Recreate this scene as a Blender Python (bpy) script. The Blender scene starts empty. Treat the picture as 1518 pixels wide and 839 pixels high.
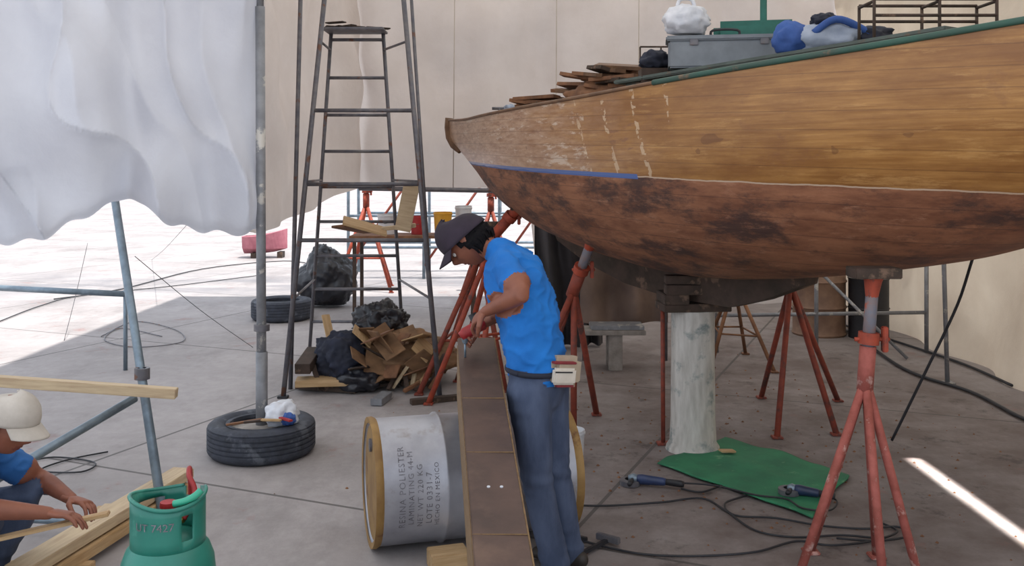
import bpy, bmesh, math, random
from mathutils import Vector, Matrix, noise, Euler
random.seed(3)
F=1400.0; CX=759.0; HY=250.0; CH=1.75
def W(px,py,d): return Vector(((px-CX)/F*d, d, CH-(py-HY)/F*d))
def G(px,py,z=0.0):
    d=(CH-z)*F/(py-HY); return Vector(((px-CX)/F*d,d,z))
def C(h,a=1.0):
    h=h.lstrip('#'); o=[]
    for i in (0,2,4):
        c=int(h[i:i+2],16)/255.0
        o.append(c/12.92 if c<=0.04045 else ((c+0.055)/1.055)**2.4)
    return (o[0],o[1],o[2],a)
def V(*a): return Vector(a)
scene=bpy.context.scene
col=scene.collection
# ------------------------------------------------------------ materials
def newmat(name):
    m=bpy.data.materials.new(name); m.use_nodes=True
    nt=m.node_tree; b=nt.nodes['Principled BSDF']; return m,nt,b
def nd(nt,t,**k):
    n=nt.nodes.new(t)
    for a,v in k.items(): setattr(n,a,v)
    return n
def mth(nt,op,a,b=None,clamp=False):
    n=nd(nt,'ShaderNodeMath',operation=op); n.use_clamp=clamp
    for i,v in enumerate((a,b)):
        if v is None: continue
        if isinstance(v,(int,float)): n.inputs[i].default_value=v
        else: nt.links.new(v,n.inputs[i])
    return n.outputs[0]
def mixc(nt,f,a,b):
    n=nd(nt,'ShaderNodeMix',data_type='RGBA')
    if isinstance(f,(int,float)): n.inputs[0].default_value=f
    else: nt.links.new(f,n.inputs[0])
    for i,v in ((6,a),(7,b)):
        if isinstance(v,tuple): n.inputs[i].default_value=v
        else: nt.links.new(v,n.inputs[i])
    return n.outputs[2]
def noi(nt,vec,scale,detail=5,rough=.55,stretch=None):
    if stretch:
        mp=nd(nt,'ShaderNodeMapping'); mp.inputs['Scale'].default_value=stretch
        nt.links.new(vec,mp.inputs[0]); vec=mp.outputs[0]
    n=nd(nt,'ShaderNodeTexNoise'); n.inputs['Scale'].default_value=scale
    n.inputs['Detail'].default_value=detail; n.inputs['Roughness'].default_value=rough
    nt.links.new(vec,n.inputs['Vector']); return n.outputs[0]
def ramp(nt,f,lo,hi):
    n=nd(nt,'ShaderNodeMapRange'); n.inputs[1].default_value=lo; n.inputs[2].default_value=hi
    nt.links.new(f,n.inputs[0]); return n.outputs[0]
def mat(name,c1,c2=None,scale=6,rough=.65,metal=0,bump=.15,stretch=None,lo=.35,hi=.65,c3=None,s3=3,t3=(.58,.64)):
    m,nt,b=newmat(name)
    c1=C(c1); c2=C(c2) if c2 else tuple(x*.72 for x in c1[:3])+(1,)
    tc=nd(nt,'ShaderNodeTexCoord').outputs['Object']
    f=noi(nt,tc,scale,6,.6,stretch)
    out=mixc(nt,ramp(nt,f,lo,hi),c1,c2)
    if c3: out=mixc(nt,ramp(nt,noi(nt,tc,s3,8,.65),*t3),out,C(c3))
    nt.links.new(out,b.inputs['Base Color'])
    b.inputs['Roughness'].default_value=rough; b.inputs['Metallic'].default_value=metal
    if bump:
        bp=nd(nt,'ShaderNodeBump'); bp.inputs['Strength'].default_value=bump; bp.inputs['Distance'].default_value=.02
        nt.links.new(f,bp.inputs['Height']); nt.links.new(bp.outputs[0],b.inputs['Normal'])
    return m
def tarpmat(name,c1,c2,trans=.45,scale=1.5):
    m,nt,b=newmat(name)
    tc=nd(nt,'ShaderNodeTexCoord').outputs['Object']
    c=mixc(nt,ramp(nt,noi(nt,tc,scale,6,.6),.3,.7),C(c1),C(c2))
    nt.links.new(c,b.inputs['Base Color']); b.inputs['Roughness'].default_value=.75
    t=nd(nt,'ShaderNodeBsdfTranslucent'); nt.links.new(c,t.inputs[0])
    mx=nd(nt,'ShaderNodeMixShader'); mx.inputs[0].default_value=trans
    nt.links.new(b.outputs[0],mx.inputs[1]); nt.links.new(t.outputs[0],mx.inputs[2])
    o=nt.nodes['Material Output']; nt.links.new(mx.outputs[0],o.inputs[0])
    bp=nd(nt,'ShaderNodeBump'); bp.inputs['Strength'].default_value=.35; bp.inputs['Distance'].default_value=.05
    nt.links.new(noi(nt,tc,3,5),bp.inputs['Height']); nt.links.new(bp.outputs[0],b.inputs['Normal']); nt.links.new(bp.outputs[0],t.inputs['Normal'])
    return m
M={}
M['tarp_white']=tarpmat('tarp_white','#dadce2','#cbcdd5',.33)
M['tarp_cream']=tarpmat('tarp_cream','#d3c9c2','#c6bbb3',.30)
M['tarp_right']=tarpmat('tarp_right','#d0c3b0','#bdae9b',.28)
M['tarp_roof']=tarpmat('tarp_roof','#dcdad6','#d0ccc6',.44)
M['seam']=mat('tarp_seam','#b8ada2','#aba094')
M['steel_dark']=mat('dark_steel','#5c5c64','#737072',scale=14,rough=.5,metal=.35,c3='#6f4f40',s3=9)
M['galv']=mat('galvanised_pipe','#8494a0','#6f7c86',scale=12,rough=.45,metal=.5)
M['galv2']=mat('weathered_pipe','#8d8f93','#77787c',scale=10,rough=.5,metal=.3,c3='#bdb9b2',s3=7)
M['rust_red']=mat('rust_red_paint','#94432f','#74362a',scale=14,rough=.7,c3='#5b3a33',s3=7)
M['pink_red']=mat('faded_red_paint','#a65a50','#884539',scale=16,rough=.75,c3='#c0988e',s3=8,t3=(.56,.62))
M['orange']=mat('orange_primer','#a8452b','#823726',scale=14,rough=.65,c3='#5b3a33',s3=8)
M['grayblue']=mat('greyblue_paint','#6a6d78','#7d6a66',scale=20,rough=.6,c3='#a1543f',s3=10)
M['lumber']=mat('sawn_lumber','#bfa078','#a6865c',scale=5,stretch=(1,12,12),rough=.7)
M['lumber_pale']=mat('pale_lumber','#c8b391','#b0987a',scale=5,stretch=(1,12,12),rough=.7)
M['wood_dark']=mat('dark_wood','#4b3a31','#33291f',scale=8,rough=.8,c3='#6f5848',s3=5)
M['wood_scrap']=mat('wood_scrap','#8c6244','#644430',scale=7,rough=.8)
M['rubber']=mat('tyre_rubber','#3b3f4a','#2c2f37',scale=18,rough=.75,c3='#565a62',s3=5)
M['concrete']=mat('concrete_fill','#9a938c','#7f7973',scale=12,rough=.9)
M['blackbag']=mat('black_plastic','#1b1c22','#26272e',rough=.32,bump=.4)
M['whitebag']=mat('white_plastic','#d9dadf','#bcc0c8',rough=.4,bump=.3)
M['cardboard']=mat('cardboard','#8c6a4b','#6a4f38',rough=.85)
M['navycloth']=mat('navy_cloth','#23283a','#191c28',rough=.8)
M['silver']=mat('silver_drum_paint','#aeaeb4','#94949b',scale=4,rough=.38,metal=.4,c3='#857b70',s3=6,t3=(.58,.75))
M['ochre']=mat('ochre_lid','#9c7a44','#7e5e34',scale=7,rough=.6,c3='#6e4a2a',s3=5)
M['ink']=mat('stencil_ink','#5a565a','#85838a',scale=40,bump=0)
M['rusty_plate']=mat('rusty_plate','#5f4a41','#4c3c36',scale=5,rough=.55,metal=.3,c3='#70594c',s3=3,t3=(.55,.75))
M['tanedge']=mat('tan_edge','#856a48','#6b5238',scale=5,stretch=(8,1,8),rough=.75)
M['green_gas']=mat('green_gas_paint','#2c7f6f','#246f61',scale=5,rough=.38,bump=.05,c3='#43907e',s3=4)
M['green_lite']=mat('green_plastic','#3aa585','#2f9478',rough=.4)
M['red']=mat('red_hose','#b02a2c','#86201f',rough=.5)
M['pinkred']=mat('sunfaded_red','#b4707a','#a05c68',rough=.6)
M['brass']=mat('brass','#9c7d3c','#7a602c',metal=.8,rough=.35)
M['green_mat']=mat('green_board','#2f7d56','#28684a',scale=5,rough=.8,c3='#5f8f6a',s3=7,t3=(.62,.7))
M['blue_tool']=mat('blue_tool','#2f3f66','#222c45',rough=.45)
M['black']=mat('black_rubber','#1c1c20','#29292e',rough=.55)
M['bluegrey']=mat('grey_case','#7c8288','#6b7076',rough=.5)
M['teal']=mat('teal_fabric','#2e6d62','#255a50',rough=.7)
M['bluecloth']=mat('blue_cloth','#3c5fa3','#2f4b86',rough=.8)
M['palecloth']=mat('pale_cloth','#a3abba','#8a94a6',rough=.8)
M['white_post']=mat('flaking_white_paint','#c6c2bb','#aaa59d',scale=5,stretch=(5,5,1),rough=.8,c3='#7b8583',s3=6,t3=(.55,.66))
M['bucket_w']=mat('white_plastic_pail','#d8d9dc','#c2c3c8',rough=.45)
M['yellow']=mat('yellow_pail','#d9a02c','#c38b23',rough=.5)
M['shirt']=mat('blue_tshirt','#1670c0','#1262ad',scale=6,rough=.9,bump=.4)
M['shirt2']=mat('blue_shirt_b','#2a66a8','#23568f',scale=6,rough=.85)
M['jeans']=mat('denim','#364158','#4b566e',scale=5,rough=.9,bump=.3,stretch=(2.5,2.5,1))
M['skin']=mat('brown_skin','#8d5640','#784735',scale=7,rough=.55,bump=.04)
M['lip']=mat('lips','#7a4036','#6f3a31',bump=0)
M['eye']=mat('eye_white','#d8d3cc','#cfc8c0',rough=.2,bump=0)
M['hair']=mat('black_hair','#0c0a0c','#151317',scale=40,rough=.85,bump=.5,stretch=(1,6,6))
M['hair'].node_tree.nodes['Principled BSDF'].inputs['Specular IOR Level'].default_value=.2
M['cap_dark']=mat('dark_cap','#261e28','#332936',scale=10,rough=.9)
M['cap_white']=mat('white_cap','#c0b8ae','#aaa298',scale=8,rough=.85)
M['shoe']=mat('shoe_leather','#2d2723','#3a322c',rough=.6)
M['pack']=mat('beige_pack','#b3a28d','#9b8b77',rough=.8)
M['packwhite']=mat('pack_panel','#d6cfc4','#c1b8ab',rough=.7)
M['packred']=mat('pack_red','#8c3036','#74262c',rough=.7)
def floor_mat():
    m,nt,b=newmat('concrete_yard')
    tc=nd(nt,'ShaderNodeTexCoord').outputs['Object']
    sx=nd(nt,'ShaderNodeSeparateXYZ'); nt.links.new(tc,sx.inputs[0])
    X,Y=sx.outputs[0],sx.outputs[1]
    base=mixc(nt,ramp(nt,noi(nt,tc,.7,8,.6),.35,.65),C('#aaa3a1'),C('#938d8b'))
    base=mixc(nt,mth(nt,'MULTIPLY',ramp(nt,noi(nt,tc,9,8,.7),.35,.8),.45),base,C('#777070'))
    base=mixc(nt,mth(nt,'MULTIPLY',ramp(nt,noi(nt,tc,1.1,9,.75,(1,.5,1)),.50,.64),.45),base,C('#6e6765'))
    dx=mth(nt,'SUBTRACT',X,2.1); dy=mth(nt,'SUBTRACT',Y,6.2)
    dd=mth(nt,'SQRT',mth(nt,'ADD',mth(nt,'MULTIPLY',dx,dx),mth(nt,'MULTIPLY',mth(nt,'MULTIPLY',dy,dy),.2)))
    zone=ramp(nt,mth(nt,'ADD',dd,mth(nt,'MULTIPLY',mth(nt,'SUBTRACT',noi(nt,tc,1.6,6),.5),1.6)),3.1,1.3)
    dirt=mth(nt,'MULTIPLY',zone,mth(nt,'ADD',mth(nt,'MULTIPLY',ramp(nt,noi(nt,tc,2.2,9,.7),.30,.6),.6),.35))
    base=mixc(nt,mth(nt,'MULTIPLY',dirt,.9,True),base,C('#5b4d48'))
    oil=mth(nt,'MULTIPLY',zone,mth(nt,'MULTIPLY',ramp(nt,noi(nt,tc,3.4,9,.75),.56,.64),.6))
    base=mixc(nt,oil,base,C('#38302e'))
    wet=mth(nt,'MULTIPLY',mth(nt,'MULTIPLY',ramp(nt,mth(nt,'ABSOLUTE',mth(nt,'SUBTRACT',Y,14.2)),2.2,.4),ramp(nt,noi(nt,tc,.9,8,.7,(.5,1.6,1)),.42,.58)),.6)
    base=mixc(nt,wet,base,C('#5f6066'))
    red=mth(nt,'MULTIPLY',ramp(nt,noi(nt,tc,1.4,8,.75),.60,.68),.5)
    base=mixc(nt,red,base,C('#8a5a52'))
    u=mth(nt,'ADD',mth(nt,'MULTIPLY',X,.92),mth(nt,'MULTIPLY',Y,-.39))
    v=mth(nt,'ADD',mth(nt,'MULTIPLY',X,.39),mth(nt,'MULTIPLY',Y,.92))
    def joint(a,off,per):
        q=mth(nt,'PINGPONG',mth(nt,'SUBTRACT',a,off),per/2)
        return mth(nt,'LESS_THAN',q,.011)
    j=mth(nt,'MAXIMUM',joint(u,-4.5,3.0),joint(v,4.16,3.2))
    base=mixc(nt,mth(nt,'MULTIPLY',j,.8),base,C('#4a4644'))
    nt.links.new(base,b.inputs['Base Color']); b.inputs['Roughness'].default_value=.78
    bp=nd(nt,'ShaderNodeBump'); bp.inputs['Strength'].default_value=.2; bp.inputs['Distance'].default_value=.01
    nt.links.new(noi(nt,tc,30,6),bp.inputs['Height']); nt.links.new(bp.outputs[0],b.inputs['Normal'])
    return m
def hull_mat():
    m,nt,b=newmat('boat_hull_planking')
    tc=nd(nt,'ShaderNodeTexCoord').outputs['Object']
    sx=nd(nt,'ShaderNodeSeparateXYZ'); nt.links.new(tc,sx.inputs[0])
    X,Z=sx.outputs[0],sx.outputs[2]
    h=mth(nt,'SUBTRACT',mth(nt,'ADD',Z,mth(nt,'MULTIPLY',X,.03)),1.725)
    g=noi(nt,tc,2,8,.65,(1.2,1,26))
    top=mixc(nt,ramp(nt,g,.32,.68),C('#b3844a'),C('#895b2b'))
    top=mixc(nt,mth(nt,'MULTIPLY',ramp(nt,noi(nt,tc,1.6,6,.65,(1,1,3)),.42,.62),.8),top,C('#7e5229'))
    top=mixc(nt,mth(nt,'MULTIPLY',ramp(nt,noi(nt,tc,2.3,8,.75,(1,1,7)),.56,.64),.4),top,C('#c79a5e'))
    pale=mth(nt,'MULTIPLY',ramp(nt,mth(nt,'ADD',X,mth(nt,'MULTIPLY',noi(nt,tc,3,6),1.6)),1.5,-.1),.85)
    palec=mixc(nt,ramp(nt,noi(nt,tc,6,8,.7,(1,1,6)),.4,.62),C('#c2a288'),C('#9c765c'))
    top=mixc(nt,pale,top,palec)
    flake=mth(nt,'MULTIPLY',mth(nt,'MULTIPLY',mth(nt,'LESS_THAN',X,.15),ramp(nt,noi(nt,tc,4,8,.75,(1,1,5)),.55,.61)),.55)
    top=mixc(nt,flake,top,C('#d8c9b8'))
    flk2=mth(nt,'MULTIPLY',mth(nt,'MULTIPLY',mth(nt,'LESS_THAN',X,.6),ramp(nt,noi(nt,tc,3.1,8,.75,(1,1,4)),.58,.62)),.5)
    top=mixc(nt,flk2,top,C('#7a5240'))
    row=mth(nt,'LESS_THAN',mth(nt,'PINGPONG',mth(nt,'ADD',X,mth(nt,'MULTIPLY',Z,.2)),.125),.016)
    reg=mth(nt,'MULTIPLY',mth(nt,'LESS_THAN',mth(nt,'ABSOLUTE',mth(nt,'SUBTRACT',X,.42)),.42),
            mth(nt,'MULTIPLY',row,mth(nt,'GREATER_THAN',noi(nt,tc,22,3,.5,(1,1,1.2)),.53)))
    top=mixc(nt,mth(nt,'MULTIPLY',reg,.55),top,C('#d3bb9c'))
    knots=mth(nt,'GREATER_THAN',noi(nt,tc,5.5,2,.4,(1,1,1.6)),.72)
    top=mixc(nt,mth(nt,'MULTIPLY',knots,.45),top,C('#5f3a22'))
    sc=mth(nt,'MULTIPLY',ramp(nt,noi(nt,tc,3.5,7,.7,(2,1,2)),.60,.68),.35)
    top=mixc(nt,sc,top,C('#7c5236'))
    seam=mth(nt,'LESS_THAN',mth(nt,'PINGPONG',h,.04),.0022)
    top=mixc(nt,mth(nt,'MULTIPLY',seam,.42),top,C('#5f3b20'))
    bot=mixc(nt,ramp(nt,noi(nt,tc,2.5,9,.7,(1,1,5)),.38,.62),C('#9a6749'),C('#70452f'))
    bot=mixc(nt,mth(nt,'MULTIPLY',ramp(nt,noi(nt,tc,1.7,9,.75,(1,1,2.5)),.49,.60),.85),bot,C('#3a2a28'))
    bot=mixc(nt,mth(nt,'MULTIPLY',ramp(nt,noi(nt,tc,5,9,.8,(1,1,4)),.55,.68),.6),bot,C('#b48468'))
    bot=mixc(nt,mth(nt,'MULTIPLY',seam,.40),bot,C('#3a2420'))
    wob=mth(nt,'MULTIPLY',mth(nt,'SUBTRACT',noi(nt,tc,5,4),.5),.02)
    below=mth(nt,'LESS_THAN',mth(nt,'ADD',h,wob),-.004)
    c=mixc(nt,below,top,bot)
    near=mth(nt,'LESS_THAN',mth(nt,'ABSOLUTE',h),.013)
    nearw=mth(nt,'LESS_THAN',mth(nt,'ABSOLUTE',mth(nt,'ADD',h,wob)),.0035)
    c=mixc(nt,mth(nt,'MULTIPLY',near,mth(nt,'LESS_THAN',X,.55)),c,C('#51689e'))
    c=mixc(nt,mth(nt,'MULTIPLY',nearw,mth(nt,'GREATER_THAN',X,.55)),c,C('#bda48d'))
    nt.links.new(c,b.inputs['Base Color'])
    rr=mixc(nt,below,(.33,.33,.33,1),(.7,.7,.7,1)); nt.links.new(rr,b.inputs['Roughness'])
    bp=nd(nt,'ShaderNodeBump'); bp.inputs['Strength'].default_value=.15; bp.inputs['Distance'].default_value=.01
    nt.links.new(mth(nt,'SUBTRACT',g,mth(nt,'MULTIPLY',seam,.5)),bp.inputs['Height']); nt.links.new(bp.outputs[0],b.inputs['Normal'])
    return m
# ------------------------------------------------------------ geometry helpers
def mk(name,verts,faces,m,smooth=False):
    me=bpy.data.meshes.new(name); me.from_pydata([tuple(v) for v in verts],[],faces); me.validate(); me.update()
    o=bpy.data.objects.new(name,me); col.objects.link(o)
    if m is not None:
        me.materials.append(M[m] if isinstance(m,str) else m)
    if smooth:
        for p in me.polygons: p.use_smooth=True
    return o
def fixn(o):
    bm=bmesh.new(); bm.from_mesh(o.data); bmesh.ops.recalc_face_normals(bm,faces=bm.faces); bm.to_mesh(o.data); bm.free(); return o
def box(name,c,size,m,rot=(0,0,0),bevel=.004):
    bm=bmesh.new(); bmesh.ops.create_cube(bm,size=1)
    bmesh.ops.scale(bm,vec=size,verts=bm.verts)
    if bevel: bmesh.ops.bevel(bm,geom=list(bm.edges),offset=min(bevel,min(size)*.3),segments=2,affect='EDGES')
    me=bpy.data.meshes.new(name); bm.to_mesh(me); bm.free()
    o=bpy.data.objects.new(name,me); col.objects.link(o); me.materials.append(M[m] if isinstance(m,str) else m)
    o.location=c; o.rotation_euler=rot; return o
def beam(name,a,b,w,h,m,up=V(0,0,1),bevel=.003):
    a=Vector(a);b=Vector(b);L=(b-a).length; x=(b-a).normalized(); y=up.cross(x).normalized(); z=x.cross(y)
    o=box(name,(0,0,0),(L,w,h),m,bevel=bevel)
    R=Matrix((x,y,z)).transposed().to_4x4(); R.translation=(a+b)/2; o.matrix_world=R; return o
def frame(t,ref=None):
    t=t.normalized(); r=ref if ref is not None else (V(0,0,1) if abs(t.z)<.9 else V(1,0,0))
    s=r.cross(t)
    if s.length<1e-5: s=V(1,0,0).cross(t)
    s.normalize(); return s,t.cross(s).normalized()
def tube(name,pts,r,m,seg=10,ref=None,smooth=True):
    pts=[Vector(p) for p in pts]; n=len(pts); vs=[];fs=[]
    ps=None
    for i,p in enumerate(pts):
        t=(pts[min(i+1,n-1)]-pts[max(i-1,0)])
        if t.length<1e-7: t=V(0,0,1)
        if ref is not None:
            tn=t.normalized(); s=(ref-tn*ref.dot(tn)).normalized(); d=tn.cross(s)
        elif ps is None: s,d=frame(t)
        else:
            tn=t.normalized(); s=(ps-tn*ps.dot(tn)).normalized(); d=tn.cross(s)
        ps=s
        rr=r[i] if isinstance(r,list) else r
        rs,rd=(rr if isinstance(rr,tuple) else (rr,rr))
        for k in range(seg):
            a=2*math.pi*k/seg; vs.append(p+s*math.cos(a)*rs+d*math.sin(a)*rd)
    for i in range(n-1):
        for k in range(seg):
            k2=(k+1)%seg; fs.append((i*seg+k,i*seg+k2,(i+1)*seg+k2,(i+1)*seg+k))
    fs.append(tuple(range(seg-1,-1,-1))); fs.append(tuple((n-1)*seg+k for k in range(seg)))
    return mk(name,vs,fs,m,smooth)
def smoothpts(pts,n=8):
    pts=[Vector(p) for p in pts]; out=[]
    for i in range(len(pts)-1):
        p0=pts[max(i-1,0)];p1=pts[i];p2=pts[i+1];p3=pts[min(i+2,len(pts)-1)]
        for k in range(n):
            t=k/n
            out.append(.5*((2*p1)+(p2-p0)*t+(2*p0-5*p1+4*p2-p3)*t*t+(3*p1-p0-3*p2+p3)*t**3))
    out.append(pts[-1]); return out
def pipe(name,a,b,r,m,seg=12): return tube(name,[a,b],r,m,seg)
def lathe(name,prof,m,c=(0,0,0),axis=V(0,0,1),seg=48,smooth=True,closed=False):
    s,d=frame(axis); ax=axis.normalized(); c=Vector(c); vs=[];fs=[]
    n=len(prof)
    for (r,h) in prof:
        for k in range(seg):
            a=2*math.pi*k/seg; vs.append(c+ax*h+(s*math.cos(a)+d*math.sin(a))*max(r,1e-4))
    for i in range(n-1 if not closed else n):
        j=(i+1)%n
        for k in range(seg):
            k2=(k+1)%seg; fs.append((i*seg+k,i*seg+k2,j*seg+k2,j*seg+k))
    o=mk(name,vs,fs,m,False); fixn(o)
    if smooth:
        for p in o.data.polygons: p.use_smooth=True
        o.data.set_sharp_from_angle(angle=math.radians(40))
    return o
def blob(name,c,size,m,seed=0,amp=.25,freq=2.2,sub=4,flat=True,rot=0):
    bm=bmesh.new(); bmesh.ops.create_icosphere(bm,subdivisions=sub,radius=1)
    for v in bm.verts:
        p=v.co.copy(); o=V(seed*7.3,seed*3.1,seed)
        d=noise.noise(p*freq+o)*amp+abs(noise.noise(p*freq*2.6+o))*amp*.6+noise.noise(p*freq*6+o)*amp*.18
        v.co=p*(1+d)
        v.co=Vector((v.co.x*size[0]/2,v.co.y*size[1]/2,v.co.z*size[2]/2))
        if flat and v.co.z<-size[2]*.4: v.co.z=-size[2]*.4
    me=bpy.data.meshes.new(name); bm.to_mesh(me); bm.free()
    for p in me.polygons: p.use_smooth=True
    o=bpy.data.objects.new(name,me); col.objects.link(o); me.materials.append(M[m])
    o.location=c; o.rotation_euler=(0,0,rot); return o
def sheet(name,fn,nu,nv,m,thick=0):
    vs=[fn(i/nu,j/nv) for j in range(nv+1) for i in range(nu+1)]
    fs=[(j*(nu+1)+i,j*(nu+1)+i+1,(j+1)*(nu+1)+i+1,(j+1)*(nu+1)+i) for j in range(nv) for i in range(nu)]
    o=mk(name,vs,fs,m,True)
    if thick:
        md=o.modifiers.new('sol','SOLIDIFY'); md.thickness=thick
    return o
def grp(name,parts,loc=None):
    bpy.context.view_layer.update()
    e=bpy.data.objects.new(name,None); col.objects.link(e); e.empty_display_size=.1
    if loc is None:
        bb=[p.matrix_world@Vector(c) for p in parts for c in p.bound_box]
        loc=V(sum(b.x for b in bb)/len(bb),sum(b.y for b in bb)/len(bb),min(b.z for b in bb))
    e.location=loc; bpy.context.view_layer.update()
    for p in parts:
        mw=p.matrix_world.copy(); p.parent=e; p.matrix_parent_inverse=e.matrix_world.inverted(); p.matrix_world=mw
    return e
def interp(tab,x):
    if x<=tab[0][0]: return tab[0][1]
    for (a,b),(c,d) in zip(tab,tab[1:]):
        if x<=c:
            t=(x-a)/(c-a); return b+(d-b)*t
    return tab[-1][1]
def sinterp(tab,x):
    xs=[t[0] for t in tab]
    if x<=xs[0]: return tab[0][1]
    if x>=xs[-1]: return tab[-1][1]
    for i in range(len(tab)-1):
        if x<=xs[i+1]:
            p1,p2=tab[i][1],tab[i+1][1]; h=xs[i+1]-xs[i]; t=(x-xs[i])/h
            m1=((tab[i+1][1]-tab[i-1][1])/(xs[i+1]-xs[i-1])) if i>0 else (p2-p1)/h
            m2=((tab[i+2][1]-tab[i][1])/(xs[i+2]-xs[i])) if i+2<len(tab) else (p2-p1)/h
            return (2*t**3-3*t*t+1)*p1+(t**3-2*t*t+t)*h*m1+(-2*t**3+3*t*t)*p2+(t**3-t*t)*h*m2
# ------------------------------------------------------------ floor & tarps
mk('floor',[(-90,-15,0),(90,-15,0),(90,160,0),(-90,160,0)],[(0,1,2,3)],floor_mat())
TOP=4.3
def lt(u,v):
    px=-120+u*517
    x=-3.35+1.80*u; y=5.05+.85*u
    zb=CH-(sinterp([(-120,352),(0,358),(35,361),(75,350),(120,326),(175,300),(195,292),(212,305),(240,325),(290,340),(345,346),(397,342)],px)-HY)/F*y
    w=v**1.3
    z=zb+(TOP-zb)*w
    k=(1-w)
    q=u*8+z*1.7+noise.noise(V(u*4,z*1.1,0))*1.6
    ridge=abs(math.sin(q*1.25))
    f=(ridge**.7-.6)*.13
    q2=u*15+z*2.6+noise.noise(V(u*6,z*1.5,3))*2.2
    f+=(abs(math.sin(q2))-.6)*.055
    f+=noise.noise(V(u*5,z*1.6,7))*.20*(.3+k)
    bulge=-.30*math.sin(math.pi*min(1,u*1.0+.02))*k**1.6
    f*=.30+.85*min(1,k*1.5)
    roll=-.06*math.exp(-((v)/.035)**2)
    pinch=.16*math.exp(-((u-.61)/.05)**2)*k
    if u>.93: f*=(1-u)/.07
    off=f+bulge+pinch-roll
    return V(x+off*-.42,y+off*.9,z+.015*math.sin(u*60)*(1-v)**8)
wl=sheet('hanging_panel',lt,190,130,'tarp_white')
def lt2(u,v):
    x=-1.56-.38*u-.62*math.sin(math.pi*u)**.8; y=5.97+6.3*u
    zb=sinterp([(0,1.36),(.25,1.26),(.5,1.14),(.75,1.28),(1,1.50)],u)
    z=zb+(TOP-zb)*v; k=1-v
    f=math.sin(u*34+z*.6+noise.noise(V(u*6,z,0))*2)*.045*min(1,u*8)+noise.noise(V(u*9,z*1.6,2))*.12*min(1,u*8)
    return V(x+f,y,z)
s2=sheet('side_panel',lt2,110,50,'tarp_cream')
grp('tarp_curtain',[wl,s2])
def bk(u,v):
    x=-2.6+6.92*u
    zb=1.50 if x<.2 else max(.0,1.50-(x-.2)*9)
    z=zb+(TOP-zb)*v
    f=math.sin(x*5+noise.noise(V(x,z,0))*1.5)*.06+noise.noise(V(x*1.2,z*1.2,5))*.18+math.sin(x*13+z*.8)*.015
    return V(x,12.3+f,z)
sheet('wall_back',bk,130,40,'tarp_cream')
def rt(u,v):
    y=1.2+11.1*u; z=(TOP)*v
    f=math.sin(y*4+noise.noise(V(y,z,0))*2)*.06+noise.noise(V(y*1.1,z*1.2,9))*.2
    return V(4.25+f-.15*(1-v)**4,y,z-.02)
sheet('wall_right',rt,110,40,'tarp_right')
def rf(u,v):
    x=-3.4+7.75*u; y=.6+11.8*v
    return V(x,y,TOP+.05*math.sin(x*3)+.08*noise.noise(V(x,y,1)))
sheet('ceiling',rf,40,50,'tarp_roof')
parts=[pipe('hem_bar',(-1.95,12.02,1.50),(.35,12.02,1.46),.03,'steel_dark')]
for x in (-.75,.55,1.6): parts.append(pipe('seam',(x,12.04,1.5 if x<.2 else .3),(x+.02,12.04,4.15),.006,'seam'))
grp('tarp_hem',parts)
# ------------------------------------------------------------ boat
BO=V(1.13,5.9,0); BA=math.radians(-56)
BM=Matrix.Translation(BO)@Matrix.Rotation(BA,4,'Z')
def bl(s,t,z): return BM@V(s,t,z)
HB=[(-3.0,.012),(-2.8,.10),(-2.4,.25),(-2,.41),(-1.5,.62),(-1,.79),(-.4,.93),(.3,1.0),(1,1.0),(1.7,.93),(2.4,.76),(3,.5),(3.5,.15),(3.6,.02)]
ZS=[(-3.0,2.175),(-2.5,2.15),(-2,2.135),(-1,2.125),(0,2.14),(1,2.19),(2,2.25),(3,2.35),(3.6,2.43)]
ZB=[(-3.0,1.99),(-2.9,1.95),(-2.74,1.86),(-2.41,1.67),(-2.1,1.49),(-1.6,1.32),(-1,1.2),(-.3,1.12),(.3,1.10),(1,1.17),(1.7,1.30),(2,1.39),(2.6,1.62),(3.2,2.0),(3.6,2.36)]
NN=[(-3,1.6),(-1,1.9),(0,2.2),(1,2.5),(2,2.6),(3.6,2.2)]
NS=120; NA=28
vs=[];fs=[]
for i in range(NS+1):
    s=-3.0+6.6*i/NS; hb=sinterp(HB,s); zs=sinterp(ZS,s); zb=sinterp(ZB,s); n=interp(NN,s)
    ring=[]
    for k in range(NA+1):
        a=math.pi/2*k/NA
        ring.append((hb*math.cos(a)**(2/n) if k<NA else 0, zs-(zs-zb)*math.sin(a)**(2/n)))
    full=[(-t,z) for t,z in ring]+[(t,z) for t,z in ring[-2::-1]]
    for t,z in full: vs.append(V(s,t,z))
R=2*NA+1
for i in range(NS):
    for k in range(R-1): fs.append((i*R+k,i*R+k+1,(i+1)*R+k+1,(i+1)*R+k))
HM=hull_mat()
hull=mk('hull',vs,fs,HM,True); fixn(hull)
dv=[];df=[]
for i in range(NS+1):
    s=-3.0+6.6*i/NS; hb=max(.005,sinterp(HB,s)-.01); zs=sinterp(ZS,s)-.02
    for k in range(9):
        t=-1+2*k/8; dv.append(V(s,t*hb,zs+.04*(1-t*t)*min(1,hb)))
for i in range(NS):
    for k in range(8): df.append((i*9+k,(i+1)*9+k,(i+1)*9+k+1,i*9+k+1))
M['deck']=mat('weathered_deck','#8d7f72','#6f6257',scale=4,stretch=(1,10,1))
M['railgreen']=mat('green_rail','#2b5548','#37483f',scale=5,rough=.6,c3='#6b5844',s3=5)
M['railbrown']=mat('brown_rail','#7a5a40','#5d4330',scale=8,rough=.6)
M['cabintop']=mat('cabin_top_paint','#5c6660','#4a524d',scale=5,rough=.7,c3='#6f5a48',s3=4)
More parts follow.
